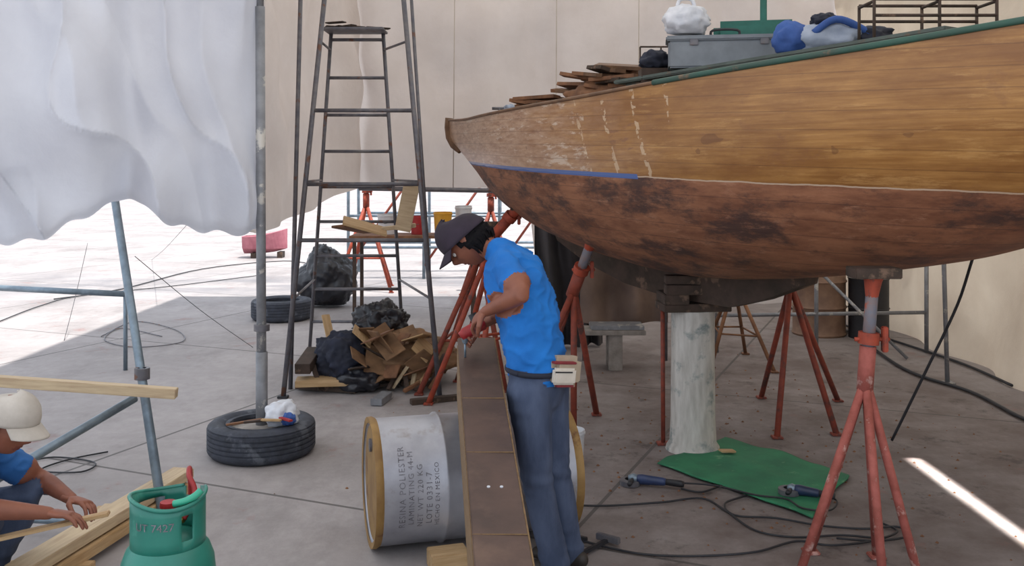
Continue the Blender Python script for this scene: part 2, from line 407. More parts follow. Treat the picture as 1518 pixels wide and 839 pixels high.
bp=[hull,mk('deck',dv,df,'deck',True)]
for sd,nm in ((-1,'port'),(1,'starboard')):
    pa=[];pb=[]
    for i in range(0,NS+1):
        s=-3.0+6.6*i/NS; p=V(s,sd*(sinterp(HB,s)+.004),sinterp(ZS,s)+.004)
        (pa if s<.75 else pb).append(p)
    pb.insert(0,pa[-1])
    bp.append(tube('rail_aft_'+nm,pa,(.010,.010),'railbrown',8)); bp.append(tube('rail_fore_'+nm,pb,(.012,.014),'railgreen',8))
stem=[V(-3.02,0,2.20),V(-3.03,0,2.12),V(-3.01,0,2.03),V(-2.95,0,1.96),V(-2.84,0,1.90)]
bp.append(tube('stem_timber',stem,[(.03,.05),(.033,.05),(.033,.045),(.03,.035),(.02,.02)],'railbrown',12,ref=V(0,1,0)))
kv=[];kf=[]
prof=[(-1.35,1.28,1.22),(-1.0,1.24,1.08),(-.6,1.2,.98),(-.25,1.15,.94),(0,1.15,.93),(.35,1.15,.93),(.6,1.18,1.0),(.9,1.2,1.12)]
for s,zt,zb in prof:
    w=.05
    kv+= [V(s,-w*1.6,zt),V(s,-w,zb),V(s,w,zb),V(s,w*1.6,zt)]
for i in range(len(prof)-1):
    for k in range(3): kf.append((4*i+k,4*i+k+1,4*i+5+k,4*i+4+k))
kf+=[(0,1,2,3),(28,29,30,31)]
bp.append(fixn(mk('keel',kv,kf,'wood_dark')))
bp.append(box('cabin_trunk',(.75,.1,2.21),(2.2,.8,.24),'cabintop',rot=(0,-.03,0),bevel=.03))
bp.append(box('cabin_top',(.75,.1,2.335),(2.26,.86,.025),'cabintop',rot=(0,-.03,0),bevel=.01))
boat=bpy.data.objects.new('wooden_sailboat',None); col.objects.link(boat); boat.matrix_world=BM
for p in bp: p.parent=boat
# ---- clutter on deck
pl=[]
for i in range(64):
    s=random.uniform(-1.75,-.45); t=random.uniform(-.16,.2)*min(1,(s+2.4)); L=random.uniform(.16,.5); lay=i/64
    peak=.04+.32*max(0,min(1,(s+1.85)/1.2))
    z=2.16+peak*lay
    a=bl(s,t,z); ang=BA+random.uniform(-.5,.5)
    pl.append(box('scrap_%d'%i,a,(L,random.uniform(.04,.12),.026),random.choice(['wood_scrap','railbrown','wood_dark','wood_scrap','cardboard']),rot=(random.uniform(-.35,.35),random.uniform(-.08,.2),ang),bevel=.002))
pl.append(blob('shavings',bl(-.85,.05,2.22),(.5,.8,.3),'wood_scrap',21,.3,2.5,rot=BA+1.57)); pl.append(blob('shavings_b',bl(-1.35,.03,2.18),(.3,.7,.16),'railbrown',22,.3,2.5,rot=BA+1.57))
grp('scrap_wood_pile',pl)
def toolbox():
    c=bl(.28,-.02,0)
    z0=2.345
    ps=[box('body',(c.x,c.y,z0+.08),(.66,.26,.16),'bluegrey',rot=(0,0,-.15),bevel=.01),
        box('lid',(c.x,c.y,z0+.175),(.69,.28,.03),'bluegrey',rot=(0,0,-.15),bevel=.008),
        tube('handle',smoothpts([V(c.x-.08,c.y-.02,z0+.19),V(c.x-.07,c.y-.02,z0+.23),V(c.x+.07,c.y-.04,z0+.23),V(c.x+.08,c.y-.04,z0+.19)],4),.008,'black')]
    for k in (-.2,.2): ps.append(box('latch',(c.x+k,c.y-.135-k*.15,z0+.15),(.05,.012,.04),'steel_dark',rot=(0,0,-.15)))
    return grp('toolbox',ps)
toolbox()
cu=bl(.2,.32,2.35)
grp('seat_cushion',[box('pad',cu+V(.02,0,.17),(.52,.14,.31),'teal',rot=(-.1,0,-.2),bevel=.05),box('bolster',cu+V(-.37,-.14,.16),(.08,.16,.34),'teal',rot=(0,0,-.2),bevel=.03)])
wb=W(1018,30,5.62)
grp('plastic_bag',[blob('bag',V(wb.x,wb.y,2.625),(.27,.2,.19),'whitebag',2,.25,2.4),tube('bag_handle',smoothpts([V(wb.x-.06,wb.y,2.69),V(wb.x-.04,wb.y,2.755),V(wb.x+.03,wb.y,2.755),V(wb.x+.05,wb.y,2.69)],5),.012,'whitebag')])
pc=bl(.95,0,2.37)
grp('sleeping_bag',[blob('roll',pc+V(-.15,0,.08),(.2,.18,.19),'bluecloth',4,.18,2),blob('cloth',pc+V(.05,0,.08),(.40,.26,.20),'palecloth',6,.3,2),tube('strap',smoothpts([pc+V(-.06,-.10,.1),pc+V(.05,-.12,.17),pc+V(.2,-.1,.12),pc+V(.35,-.05,.03)],5),.02,'bluecloth'),blob('fold',pc+V(.27,-.02,.08),(.26,.2,.12),'navycloth',9,.3,2),blob('dark_bundle',pc+V(.02,-.02,.18),(.14,.12,.08),'navycloth',5,.3,2)])
hc=bl(1.6,.08,0)
ps=[]
for dx in (-.32,.0,.28):
    ps.append(pipe('upright',(hc.x+dx,hc.y,2.37),(hc.x+dx,hc.y+.0,2.58),.008,'wood_dark'))
    ps.append(pipe('rear_upright',(hc.x+dx,hc.y+.2,2.37),(hc.x+dx,hc.y+.2,2.58),.008,'wood_dark'))
    ps.append(pipe('cross',(hc.x+dx,hc.y,2.57),(hc.x+dx,hc.y+.2,2.57),.008,'wood_dark'))
for z in (2.58,2.5):
    ps.append(pipe('rail',(hc.x-.32,hc.y,z),(hc.x+.28,hc.y,z),.008,'wood_dark')); ps.append(pipe('rail_b',(hc.x-.32,hc.y+.2,z),(hc.x+.28,hc.y+.2,z),.008,'wood_dark'))
grp('pipe_rack',ps)
rc=bl(-.45,.15,0); ps=[]
for dx in (-.14,0,.14): ps.append(pipe('post',(rc.x+dx,rc.y,2.17),(rc.x+dx,rc.y,2.57),.006,'wood_dark'))
for z in (2.57,2.49): ps.append(pipe('bar',(rc.x-.14,rc.y,z),(rc.x+.14,rc.y,z),.006,'wood_dark'))
grp('companionway_rail',ps)
bb=bl(-.12,-.2,0)
grp('black_bundle',[blob('bundle',V(bb.x,bb.y,2.42),(.2,.18,.13),'navycloth',3,.3,2),box('base',V(bb.x,bb.y,2.27),(.2,.16,.2),'wood_dark')])
mm=bl(.25,.45,0)
grp('mast_stub',[pipe('tube',(mm.x-.06,mm.y,2.33),(mm.x-.06,mm.y,3.0),.022,'teal'),lathe('collar',[(.0,0),(.05,0),(.05,.03),(.024,.04)],'steel_dark',(mm.x-.06,mm.y,2.335))])
cc=bl(-2.15,0,2.18)
grp('deck_cleat',[box('base',cc,(.14,.05,.02),'steel_dark'),pipe('horn',cc+V(-.09,0,.06),cc+V(.09,0,.06),.012,'steel_dark'),pipe('leg_1',cc+V(-.03,0,0),cc+V(-.03,0,.06),.012,'steel_dark'),pipe('leg_2',cc+V(.03,0,0),cc+V(.03,0,.06),.012,'steel_dark'),blob('rope',cc+V(.06,0,.05),(.12,.1,.08),'palecloth',1,.3)])
# ------------------------------------------------------------ supports
pc=V(1.13,5.9,0)
prof=[(0,0),(.17,0),(.165,.02),(.145,.05),(.138,.2),(.135,.5),(.134,.86),(.13,.87),(0,.87)]
ps=[lathe('shaft',prof,'white_post',pc,seg=40)]
ps.append(box('block_1',pc+V(0,0,.895),(.42,.24,.05),'wood_dark',rot=(0,0,.1)))
ps.append(box('block_2',pc+V(-.13,-.02,.95),(.15,.26,.06),'wood_dark',rot=(0,0,.05))); ps.append(box('block_3',pc+V(.14,-.02,.955),(.14,.26,.07),'wood_dark',rot=(0,0,.12)))
ps.append(box('block_4',pc+V(.02,-.1,1.01),(.42,.1,.06),'wood_dark',rot=(0,0,.03))); ps.append(box('block_5',pc+V(.0,-.1,1.07),(.38,.1,.05),'wood_dark',rot=(0,0,-.03)))
grp('keel_post',ps)
def stand(top,apex,feet,m,mp,padw=.2,r=.017,mpad='wood_dark',braces=True,padrot=0):
    top=Vector(top);apex=Vector(apex)
    ps=[]
    for i,f in enumerate(feet):
        f=Vector(f); a=apex+(f-apex).normalized()*.01; f2=V(f.x,f.y,.008)
        ps.append(tube('leg_%d'%(i+1),[a,f2],r,m,10)); ps.append(box('foot_%d'%(i+1),(f.x,f.y,.008),(.07,.07,.014),m))
    ax=(top-apex).normalized()
    ps.append(pipe('sleeve',apex-ax*.05,apex+ax*.14,r*1.9,m))
    ps.append(pipe('screw',apex+ax*.1,top-ax*.03,r*1.45,mp))
    ps.append(lathe('nut',[(r*1.4,0),(r*2.4,0),(r*2.4,.05),(r*1.4,.05)],'orange',apex+ax*.15,ax,16))
    ps.append(pipe('nut_handle',apex+ax*.17-V(.06,0,0),apex+ax*.17+V(.09,0,.0),.009,'orange'))
    ps.append(box('nut_lug',apex+ax*.17+V(.07,0,0),(.025,.03,.11),'orange'))
    ps.append(lathe('head',[(r*1.4,-.1),(r*2.0,-.03),(r*2.4,-.01),(0,-.01)],'orange',top-ax*.01,ax,16))
    ps.append(box('pad',top,(padw,.13,.045),mpad,rot=(0,0,padrot)))
    if braces and len(feet)>=3:
        for i in range(len(feet)):
            a=apex.lerp(Vector(feet[i]),.62); b=apex.lerp(Vector(feet[(i+1)%len(feet)]),.62); ps.append(pipe('brace',a,b,r*.5,m))
    return grp('boat_jack_stand',ps,loc=V(apex.x,apex.y,0))
stand((1.57,4.10,1.30),(1.535,4.1,.84),[(1.20,3.98,0),(1.50,3.80,0),(1.70,3.92,0),(1.64,4.25,0),(1.36,4.3,0)],'pink_red','grayblue',padw=.2,r=.0185,braces=False)
stand((.52,6.02,1.325),(.41,6.25,.95),[(.41,6.28,0),(.12,6.55,0),(.6,6.7,0),(-.02,6.1,0)],'rust_red','grayblue',padw=.1,mpad='orange',r=.022,braces=False)
stand((1.93,6.5,1.17),(1.93,6.55,.95),[(1.72,6.13,0),(2.13,6.2,0),(2.45,7.1,0),(1.9,7.2,0)],'rust_red','grayblue',r=.02,braces=False)
stand((.05,7.1,1.46),(-.12,7.2,1.26),[(-.62,7.0,0),(-.45,7.75,0),(-.25,6.7,0),(.2,7.5,0)],'orange','rust_red',r=.022,padw=.12)
stand((-.2,7.6,1.30),(-.26,7.6,1.05),[(-.72,7.3,0),(-.6,8.1,0),(-.05,7.4,0)],'rust_red','rust_red',r=.022)
stand((2.0,8.5,1.15),(2.0,8.5,.75),[(1.75,8.3,0),(2.25,8.1,0),(2.2,8.9,0),(1.8,8.9,0)],'wood_scrap','steel_dark')
grp('steel_prop',[pipe('rod',(.96,6.0,0.01),(.96,6.02,.9),.014,'rust_red'),box('plate',(.96,6.0,.006),(.08,.08,.012),'rust_red')])
def drape(name,x0,x1,y,zt,zb,m,seed=0):
    def f(u,v):
        z=zt-(zt-zb)*v
        return V(x0+(x1-x0)*u,y+.07*math.sin(u*13+z*2+seed)+noise.noise(V(u*3,v*3,seed))*.12,z)
    return sheet(name,f,40,24,m)
M['browntarp']=mat('brown_tarp','#7b675b','#62514a',scale=3,rough=.8)
M['darktarp']=mat('dark_tarp','#2e2c2f','#3b383b',scale=3,rough=.7)
ps=[drape('cover',.62,1.42,8.6,1.55,.35,'browntarp',2),pipe('leg_1',(.66,8.62,0),(.66,8.62,1.56),.02,'steel_dark'),pipe('leg_2',(1.4,8.62,0),(1.4,8.62,1.56),.02,'steel_dark'),pipe('bar',(.62,8.6,1.56),(1.42,8.6,1.56),.02,'steel_dark')]
grp('tarp_covered_rack',ps)
ps=[drape('cover',.22,.66,9.2,1.75,.02,'darktarp',5),drape('side',.66,.9,9.3,1.5,.02,'darktarp',7),pipe('bar',(.2,9.2,1.75),(.9,9.2,1.75),.02,'steel_dark')]
grp('covered_machine',ps)
a=W(905,487,8.6); ps=[box('top',(a.x,8.3,.33),(.52,.3,.04),'concrete'),box('slab',(a.x+.02,8.3,.37),(.46,.25,.035),'galv2')]
for dy in (-.1,.1): ps.append(box('leg',(a.x,8.3+dy,.155),(.12,.05,.31),'concrete'))
grp('small_bench',ps)
M['barrelbrown']=mat('brown_barrel','#8c6f5a','#6f5444',scale=5,rough=.6)
grp('rusty_barrel',[lathe('shell',[(0,0),(.27,0),(.28,.02),(.27,.04),(.27,.28),(.285,.3),(.27,.32),(.27,.55),(.285,.57),(.27,.59),(.27,.85),(.28,.87),(.26,.87),(.255,.85),(0,.85)],'barrelbrown',V(3.25,10.0,0))])
grp('dark_barrel',[lathe('shell',[(0,0),(.2,0),(.2,.3),(.21,.31),(.2,.32),(.2,.6),(.21,.62),(.19,.62),(0,.6)],'black',V(3.7,9.8,0))])
ps=[]
for x in (1.95,2.9,3.95):
    ps.append(pipe('post',(x,9.0,0),(x,9.0,1.05),.02,'galv2'))
for z in (.82,.35): ps.append(pipe('rail',(1.9,9.0,z),(3.95,9.0,z+.03),.018,'galv2'))
ps.append(pipe('diag',(2.9,9.0,.8),(3.6,8.6,.02),.015,'galv2'))
grp('pipe_railing',ps)
grp('support_pole',[pipe('tube',(3.55,7.7,.0),(3.5,7.7,1.7),.018,'galv2'),box('plate',(3.55,7.7,.006),(.1,.1,.012),'galv2')])
grp('guy_rope',[tube('rope',smoothpts([G(1322,655)+V(0,0,.01),W(1375,545,5.9),W(1420,450,5.8),W(1449,365,5.6),W(1490,300,5.2)],6),.009,'black',8)])
ps=[]
ps.append(tube('hose',smoothpts([G(1200,470)+V(0,0,.02),G(1260,495)+V(0,0,.02),G(1340,550)+V(0,0,.02),G(1440,585)+V(0,0,.02),G(1518,625)+V(0,0,.02),G(1600,650)+V(0,0,.02)],8),.014,'black'))
ps.append(tube('hose_b',smoothpts([G(1160,455)+V(0,0,.02),G(1300,500)+V(0,0,.02),G(1420,540)+V(0,0,.02),G(1500,575)+V(0,0,.02)],8),.012,'black'))
grp('ground_hose',ps)
# ------------------------------------------------------------ green board, grinders, cables
pts=[G(1075,652),G(1258,708),G(1200,771),G(972,691)]
def gb(u,v):
    p=pts[0].lerp(pts[1],u).lerp(pts[3].lerp(pts[2],u),v)
    return V(p.x+.01*math.sin(v*14),p.y+.012*math.sin(u*17),.012+.02*max(0,noise.noise(V(u*4,v*3,1)))+.018*(1-v)*math.sin(u*3.1)**8)
grp('green_floor_mat',[sheet('mat_sheet',gb,40,30,'green_mat',.008)])
grp('wood_chip',[box('chip',G(1078,678)+V(0,0,.04),(.1,.05,.012),'lumber',rot=(0,.1,.3))])
def grinder(loc,ang,name='angle_grinder',k=.82):
    Rz=Matrix.Translation(loc)@Matrix.Rotation(ang,4,'Z')@Matrix.Scale(k,4)
    f=lambda x,y,z:Rz@V(x,y,z)
    ps=[tube('body',[f(-.1,0,.045),f(-.08,0,.045),f(.0,0,.045),f(.06,0,.045),f(.09,0,.045)],[.018,.022,.025,.028,.025],'blue_tool',14),
        tube('grip',[f(-.22,0,.04),f(-.2,0,.042),f(-.1,0,.045)],[.015,.019,.018],'black',12),
        tube('gear_head',[f(.08,0,.045),f(.12,0,.05),f(.15,0,.045)],[.021,.025,.018],'galv',12),
        lathe('disc',[(0,0),(.052,0),(.052,.004),(0,.004)],'galv2',f(.14,0,.008)),
        lathe('guard',[(.056,0),(.058,0),(.058,.026),(.03,.03)],'steel_dark',f(.14,0,.004),seg=24),
        tube('side_handle',[f(.12,.03,.05),f(.12,.06,.05),f(.12,.1,.05),f(.12,.14,.05)],[.008,.012,.014,.012],'black',10)]
    return grp(name,ps)
grinder(G(965,722),math.radians(162)); grinder(G(1196,742)+V(0,0,.02),math.radians(150),k=.65)
def gc(l,z=.01): return [G(x,y)+V(0,0,z) for x,y in l]
ps=[tube('cord',smoothpts(gc([(1010,728),(1040,733),(1080,722),(1110,735),(1075,750),(1090,768),(1150,772),(1215,783),(1280,788),(1330,785),(1348,798),(1300,806),(1240,802)],.014),7),.0055,'black',6),
    tube('cord_b',smoothpts(gc([(845,752),(900,753),(980,748),(1040,742),(1075,760),(1120,790),(1180,800),(1250,797),(1310,803)],.012),7),.0055,'black',6),
    tube('cord_c',smoothpts(gc([(845,800),(900,815),(960,826),(1040,828),(1120,822),(1180,806),(1230,812),(1290,806),(1330,792),(1310,780)],.012),7),.0055,'black',6),
    tube('cord_d',smoothpts(gc([(1210,740),(1240,750),(1230,765),(1190,762),(1165,748),(1120,742),(1060,728),(1010,724)],.03),7),.005,'black',6)]
grp('extension_cord',ps)
ps=[beam('handle',G(860,828)+V(0,0,.02),G(905,805)+V(0,0,.02),.022,.018,'black'),beam('head',G(885,803)+V(0,0,.03),G(918,812)+V(0,0,.03),.026,.03,'steel_dark'),beam('jaw',G(846,800)+V(0,0,.02),G(870,806)+V(0,0,.02),.022,.018,'black')]
grp('bar_clamp',ps)
vs=[];fs=[]
for i in range(520):
    x=random.gauss(1.3,1.0); y=random.gauss(5.8,1.2)
    if x<.3 and y<5: continue
    r=random.uniform(.003,.012); n=len(vs)
    vs+= [V(x-r,y,0.001),V(x,y-r,0.001),V(x+r,y,.001),V(x,y+r*1.3,.001),V(x,y,r)]
    fs+=[(n,n+1,n+4),(n+1,n+2,n+4),(n+2,n+3,n+4),(n+3,n,n+4)]
mk('floor_debris',vs,fs,'wood_scrap')
# ------------------------------------------------------------ drum
def drum():
    A=V(-.66,4.39,.295);B=V(.255,4.64,.295); ax=(B-A).normalized(); L=(B-A).length; R=.285
    prof=[(0,.015),(R-.025,.015),(R-.015,.0),(R+.006,-.004),(R+.008,.012),(R,.02),(R,L*.2),(R,L*.31),(R+.011,L*.325),(R+.011,L*.335),(R,L*.35),(R,L*.64),(R+.011,L*.655),(R+.011,L*.665),(R,L*.68),(R,L-.02),(R+.008,L-.012),(R+.006,L+.004),(R-.015,L),(R-.025,L-.015),(0,L-.015)]
    ps=[lathe('shell',prof,'silver',A,ax,64)]
    ps.append(lathe('lid',[(0,.012),(R-.027,.012),(R-.03,.008),(0,.006)],'ochre',A,ax,48))
    ps.append(lathe('lid_rim',[(R-.02,-.002),(R+.0075,-.006),(R+.0095,.014),(R,.03),(R-.0,.03)],'ochre',A,ax,64))
    ps.append(lathe('lid_back_rim',[(R,L-.03),(R+.0095,L-.014),(R+.0075,L+.006),(R-.02,L+.002)],'ochre',A,ax,64))
    up=V(0,0,1); s=up
    ps.append(lathe('bung',[(0,0),(.03,0),(.03,.012),(0,.012)],'steel_dark',A+up*.17-ax*.004,ax,16))
    lines=[('RESINA POLIESTER',.105,.036),('LAMINATING 44-M',.145,.032),('NET WT 220 KG',.185,.032),('LOTE 0331-7',.225,.034),('HECHO EN MEXICO',.262,.026)]
    for i,(t,off,sz) in enumerate(lines):
        cu=bpy.data.curves.new('t','FONT'); cu.body=t; cu.size=sz*1.1; cu.resolution_u=2; cu.space_character=1.15
        o=bpy.data.objects.new('t',cu); col.objects.link(o); bpy.context.view_layer.update()
        me=bpy.data.meshes.new_from_object(o.evaluated_get(bpy.context.evaluated_depsgraph_get()))
        bpy.data.objects.remove(o)
        bm=bmesh.new(); bm.from_mesh(me)
        bmesh.ops.subdivide_edges(bm,edges=[e for e in bm.edges if e.calc_length()>.02],cuts=2)
        for v in bm.verts:
            th=math.radians(-28+3*(i%2))+v.co.x/R
            v.co=A+ax*(off-v.co.y+sz*.5)+(V(ax.y,-ax.x,0)*math.cos(th)+s*math.sin(th))*(R+.0015)
        bm.to_mesh(me); bm.free(); me.materials.clear(); me.materials.append(M['ink'])
        oo=bpy.data.objects.new('stencil_%d'%i,me); col.objects.link(oo); ps.append(oo)
    return grp('steel_drum',ps)
drum()
grp('drum_chock',[beam('wedge',(-.36,4.12,.04),(-.2,4.17,.04),.12,.075,'lumber'),])
# ------------------------------------------------------------ steel box beam
def bx(y): return -.165+(4.45-y)*.088
def bz(y): return .907-(4.45-y)*.2225
A=V(bx(4.56),4.56,bz(4.56)-.15); B=V(bx(2.2),2.2,bz(2.2)-.15)
ps=[beam('web',A,B,.15,.29,'rusty_plate')]
off=V(0,0,.147)
ps.append(beam('top_flange',A+off,B+off,.178,.012,'rusty_plate'))
ps.append(beam('bottom_flange',A-off,B-off,.178,.012,'rusty_plate'))
side=V(-1,-.088,0).normalized()
ps.append(beam('side_batten',A+side*.084+V(0,0,-.005),B+side*.084+V(0,0,-.005),.014,.27,'tanedge'))
ps.append(beam('edge_strip',A-side*.090+off,B-side*.090+off,.006,.014,'tanedge'))
for y in (3.93,3.5,3.0,2.5):
    c=V(bx(y),y,bz(y)+.004); ps.append(beam('weld_seam',c+V(-.088,0,0),c+V(.088,0,.0),.004,.004,'tanedge'))
for dx in (-.02,.025):
    y=3.27; ps.append(lathe('hole',[(0,0),(.006,0),(.006,.003),(0,.003)],'whitebag',(bx(y)+dx,y,bz(y)+.003),V(0,-.2,1),12))
grp('steel_box_beam',ps)
zb=bz(2.4)-.3
grp('beam_trestle',[box('block_1',(bx(2.4),2.4,(zb)/2-.012),(.3,.16,max(.05,zb-.03)),'lumber')])
# ------------------------------------------------------------ tyres
def tyre(c,R,h,fill=True):
    r=R*.60; w=h/2
    prof=[(r,-w*.55),(r+.015,-w*.8),(R*.8,-w),(R*.93,-w*.92),(R*.985,-w*.72)]
    for k in range(5):
        z=-w*.6+k*w*.3*.9
        prof+=[(R,z),(R,z+w*.17),(R-.007,z+w*.19),(R-.007,z+w*.25)]
    prof+=[(R*.985,w*.78),(R*.93,w*.92),(R*.8,w),(r+.015,w*.8),(r,w*.55)]
    o=lathe('carcass',prof,'rubber',Vector(c)+V(0,0,w),seg=72,closed=True)
    ps=[o,lathe('bead',[(r-.005,-.01),(r+.02,-.0),(r+.02,.012),(r-.005,.012)],'rubber',Vector(c)+V(0,0,h*.88),closed=True)]
    if fill: ps.append(lathe('concrete_fill',[(0,0),(r+.005,0),(r+.005,h*.7),(r*.5,h*.78),(0,h*.8)],'concrete',Vector(c)+V(0,0,.01)))
    return ps
tc=V(-1.545,5.83,0)
ps=tyre(tc,.325,.205)
ps.append(pipe('pole',tc+V(0,0,.1),V(-1.555,5.83,2.75),.030,'galv2'))
ps.append(pipe('pole_sleeve',tc+V(0,0,.1),tc+V(0,0,.62),.037,'galv2'))
ps.append(lathe('clamp',[(.03,0),(.048,0),(.048,.04),(.03,.04)],'steel_dark',tc+V(0,0,.75)))
ps.append(tube('pole_top',[V(-1.555,5.83,2.7),V(-1.55,5.85,4.2)],.022,'galv2'))
grp('tarp_pole_in_tyre',ps)
grp('rag_bag',[blob('bag',tc+V(.14,-.07,.25),(.2,.16,.16),'whitebag',5,.3),blob('blue',tc+V(.2,-.14,.24),(.08,.07,.08),'bluecloth',3,.3),])
grp('scrap_offcuts',[beam('offcut_%d'%i,tc+V(-.16+.1*i,-.2+.02*i,.222+.01*i),tc+V(.03+.07*i,-.1-.05*i,.23+.01*i),.025,.012,m) for i,m in enumerate(['wood_scrap','wood_dark','lumber','red'])])
grp('tyre',tyre(V(-2.68,11.0,0),.35,.24,False))
grp('garbage_bag',[blob('sack',V(-2.36,12.0,.33),(.72,.6,.74),'blackbag',3,.22,1.8,5),blob('knot',V(-2.4,12.0,.68),(.26,.2,.2),'blackbag',8,.4,2)])
# ------------------------------------------------------------ step ladder scaffold
ps=[]
fl0=V(-1.745,7.2,0); fr0=V(-.55,7.2,0)
fl1=W(487,-60,7.45); fr1=W(593,-60,7.45)
def at(a,b,z): t=(z-a.z)/(b.z-a.z); return a.lerp(b,t)
ps.append(pipe('front_rail_l',fl0,fl1,.020,'steel_dark')); ps.append(pipe('front_rail_r',fr0,fr1,.020,'steel_dark'))
ps.append(pipe('outer_rail_l',V(-1.76,7.5,0),W(447,-60,7.6),.018,'steel_dark'))
ps.append(pipe('outer_rail_r',V(-.62,7.75,0),W(606,-60,7.6),.014,'steel_dark'))
for py in (163,273,356):
    z=CH-(py-HY)/F*7.3; ps.append(pipe('cross_bar',at(fl0,fl1,z),at(fr0,fr1,z),.016,'steel_dark'))
rl0=V(-1.88,8.75,0); rr0=V(-1.0,8.75,0); rl1=W(491,48,7.9); rr1=W(568,48,7.9)
ps.append(pipe('rear_rail_l',rl0,rl1,.016,'steel_dark')); ps.append(pipe('rear_rail_r',rr0,rr1,.016,'steel_dark'))
zz=.35
while zz<2.85:
    ps.append(pipe('rung',at(rl0,rl1,zz),at(rr0,rr1,zz),.014,'steel_dark')); zz+=.31
ps.append(box('top_platform',(rl1+rr1)/2+V(0,-.1,0),(.5,.3,.02),'steel_dark'))
for s_ in ((fl0,fl1,rl0,rl1),(fr0,fr1,rr0,rr1)):
    for z in (.75,1.65,2.75):
        ps.append(pipe('spreader',at(s_[0],s_[1],z),at(s_[2],s_[3],z),.010,'steel_dark'))
ps.append(pipe('diag_brace',at(fr0,fr1,.9),V(-.6,7.75,.15),.012,'galv2'))
for f in (fl0,fr0,rl0,rr0): ps.append(box('foot',V(f.x,f.y,.01),(.08,.06,.02),'black'))
grp('step_ladder',ps)
tp=(rl1+rr1)/2
grp('ladder_scraps',[box('bit_%d'%i,tp+V(random.uniform(-.2,.2),-.1+random.uniform(-.1,.1),.018+.009*i),(random.uniform(.1,.25),.06,.01),random.choice(['wood_scrap','wood_dark']),rot=(0,0,random.uniform(-1,1))) for i in range(6)])
p=W(538,342,7.5)
grp('plywood_offcut',[box('sheet_a',p+V(0,.1,.03),(.36,.3,.02),'lumber',rot=(.15,.28,.2)),box('sheet_b',p+V(-.1,.2,.0),(.3,.25,.02),'wood_scrap',rot=(-.1,.2,.6))])
p=W(598,312,7.6)
grp('cream_panel',[box('panel',p+V(0.03,0,.02),(.13,.03,.38),'lumber_pale',rot=(.1,.2,.1)),box('panel_b',p+V(-.05,.1,-.14),(.28,.12,.03),'lumber_pale',rot=(0,-.1,.1))])
# ------------------------------------------------------------ rubbish heap
c=V(-1.08,7.75,0); ps=[]
ps.append(blob('heap_core',c+V(.1,.1,.2),(1.0,.8,.38),'cardboard',11,.3,2,5))
ps.append(blob('sack_a',c+V(-.28,-.15,.22),(.46,.42,.40),'navycloth',12,.3,2.2,5))
ps.append(blob('sack_b',c+V(-.05,.35,.43),(.42,.36,.34),'blackbag',13,.4,2.2,5))
ps.append(blob('rag_a',c+V(-.12,-.35,.1),(.34,.25,.2),'blackbag',14,.35,2.2))
for i in range(34):
    ps.append(box('card_%d'%i,c+V(random.uniform(-.15,.42),random.uniform(-.42,.15),random.uniform(.1,.44)),(random.uniform(.14,.3),random.uniform(.1,.24),.010),random.choice(['cardboard','lumber','wood_scrap','wood_dark','cardboard']),rot=(random.uniform(-1,1),random.uniform(-.9,.9),random.uniform(0,3))))
for i in range(18):
    a=c+V(random.uniform(-.45,.5),random.uniform(-.45,-.1),.03); b=a+V(random.uniform(-.25,.25),random.uniform(-.1,.2),random.uniform(.0,.3))
    ps.append(beam('stick_%d'%i,a,b,.035,.025,random.choice(['wood_dark','lumber_pale','wood_scrap'])))
grp('rubbish_heap',ps)
grp('timber_offcuts',[beam('o1',V(-1.68,7.35,.09),V(-1.13,7.42,.09),.18,.05,'lumber'),beam('o2',V(-1.7,7.6,.16),V(-1.3,7.6,.16),.2,.03,'wood_dark'),beam('o3',V(-1.7,7.5,.04),V(-1.2,7.35,.04),.1,.06,'wood_dark'),beam('o4',V(-.95,7.2,.03),V(-1.0,6.95,.03),.09,.05,'galv2'),beam('o5',V(-1.45,7.9,.02),V(-1.62,8.2,.48),.07,.02,'lumber'),beam('o6',V(-.75,7.0,.02),V(-.4,7.15,.02),.06,.04,'wood_dark'),beam('o7',V(-1.62,7.3,.2),V(-1.62,7.75,.25),.12,.08,'wood_dark')])
def pail(c,r,h,m,name='paint_pail'):
    c=Vector(c)
    return grp(name,[lathe('body',[(0,0),(r*.86,0),(r*.98,h*.9),(r*1.05,h*.9),(r*1.05,h*.94),(r,h*.95),(r,h),(r*.93,h),(r*.8,.01),(0,.01)],m,c,seg=32),tube('bail',smoothpts([c+V(-r,0,h*.9),c+V(-r*.7,-.02,h*.7-.02),c+V(0,-r,h*.55),c+V(r*.7,-.02,h*.7),c+V(r,0,h*.9)],5),.003,'steel_dark',6)])
pail((.345,5.58,0),.085,.21,'bucket_w')
def table(c,w,d,h,name):
    c=Vector(c); ps=[box('top',c+V(0,0,h),(w,d,.03),'wood_scrap')]
    for a in (-1,1):
        for b in (-1,1): ps.append(box('leg',c+V(a*w*.46,b*d*.45,h/2-.01),(.04,.04,h-.02),'wood_dark'))
    return grp(name,ps)
table((-1.15,11.3,0),1.5,.6,.95,'work_table')
pail((-.82,11.2,.967),.11,.27,'yellow'); pail((-1.12,11.3,.967),.1,.22,'red'); pail((-1.5,11.3,.967),.11,.24,'bucket_w'); pail((-.58,11.3,.967),.1,.34,'bucket_w')
ps=[]
for x in (-2.6,-1.4,-.2,1.0):
    ps.append(pipe('standard',(x,15,0),(x,15,2.6),.025,'galv'))
    ps.append(pipe('standard_b',(x,16,0),(x,16,2.6),.025,'galv'))
for z in (.5,1.0,1.5,2.0):
    ps.append(pipe('ledger',(-2.6,15,z),(1.0,15,z),.022,'galv')); ps.append(pipe('ledger_b',(-2.6,16,z),(1.0,16,z),.022,'galv'))
for x in (-2.6,-1.4,-.2): ps.append(pipe('brace',(x,15,.2),(x+1.2,15,1.9),.02,'rust_red'))
grp('pipe_scaffold',ps)
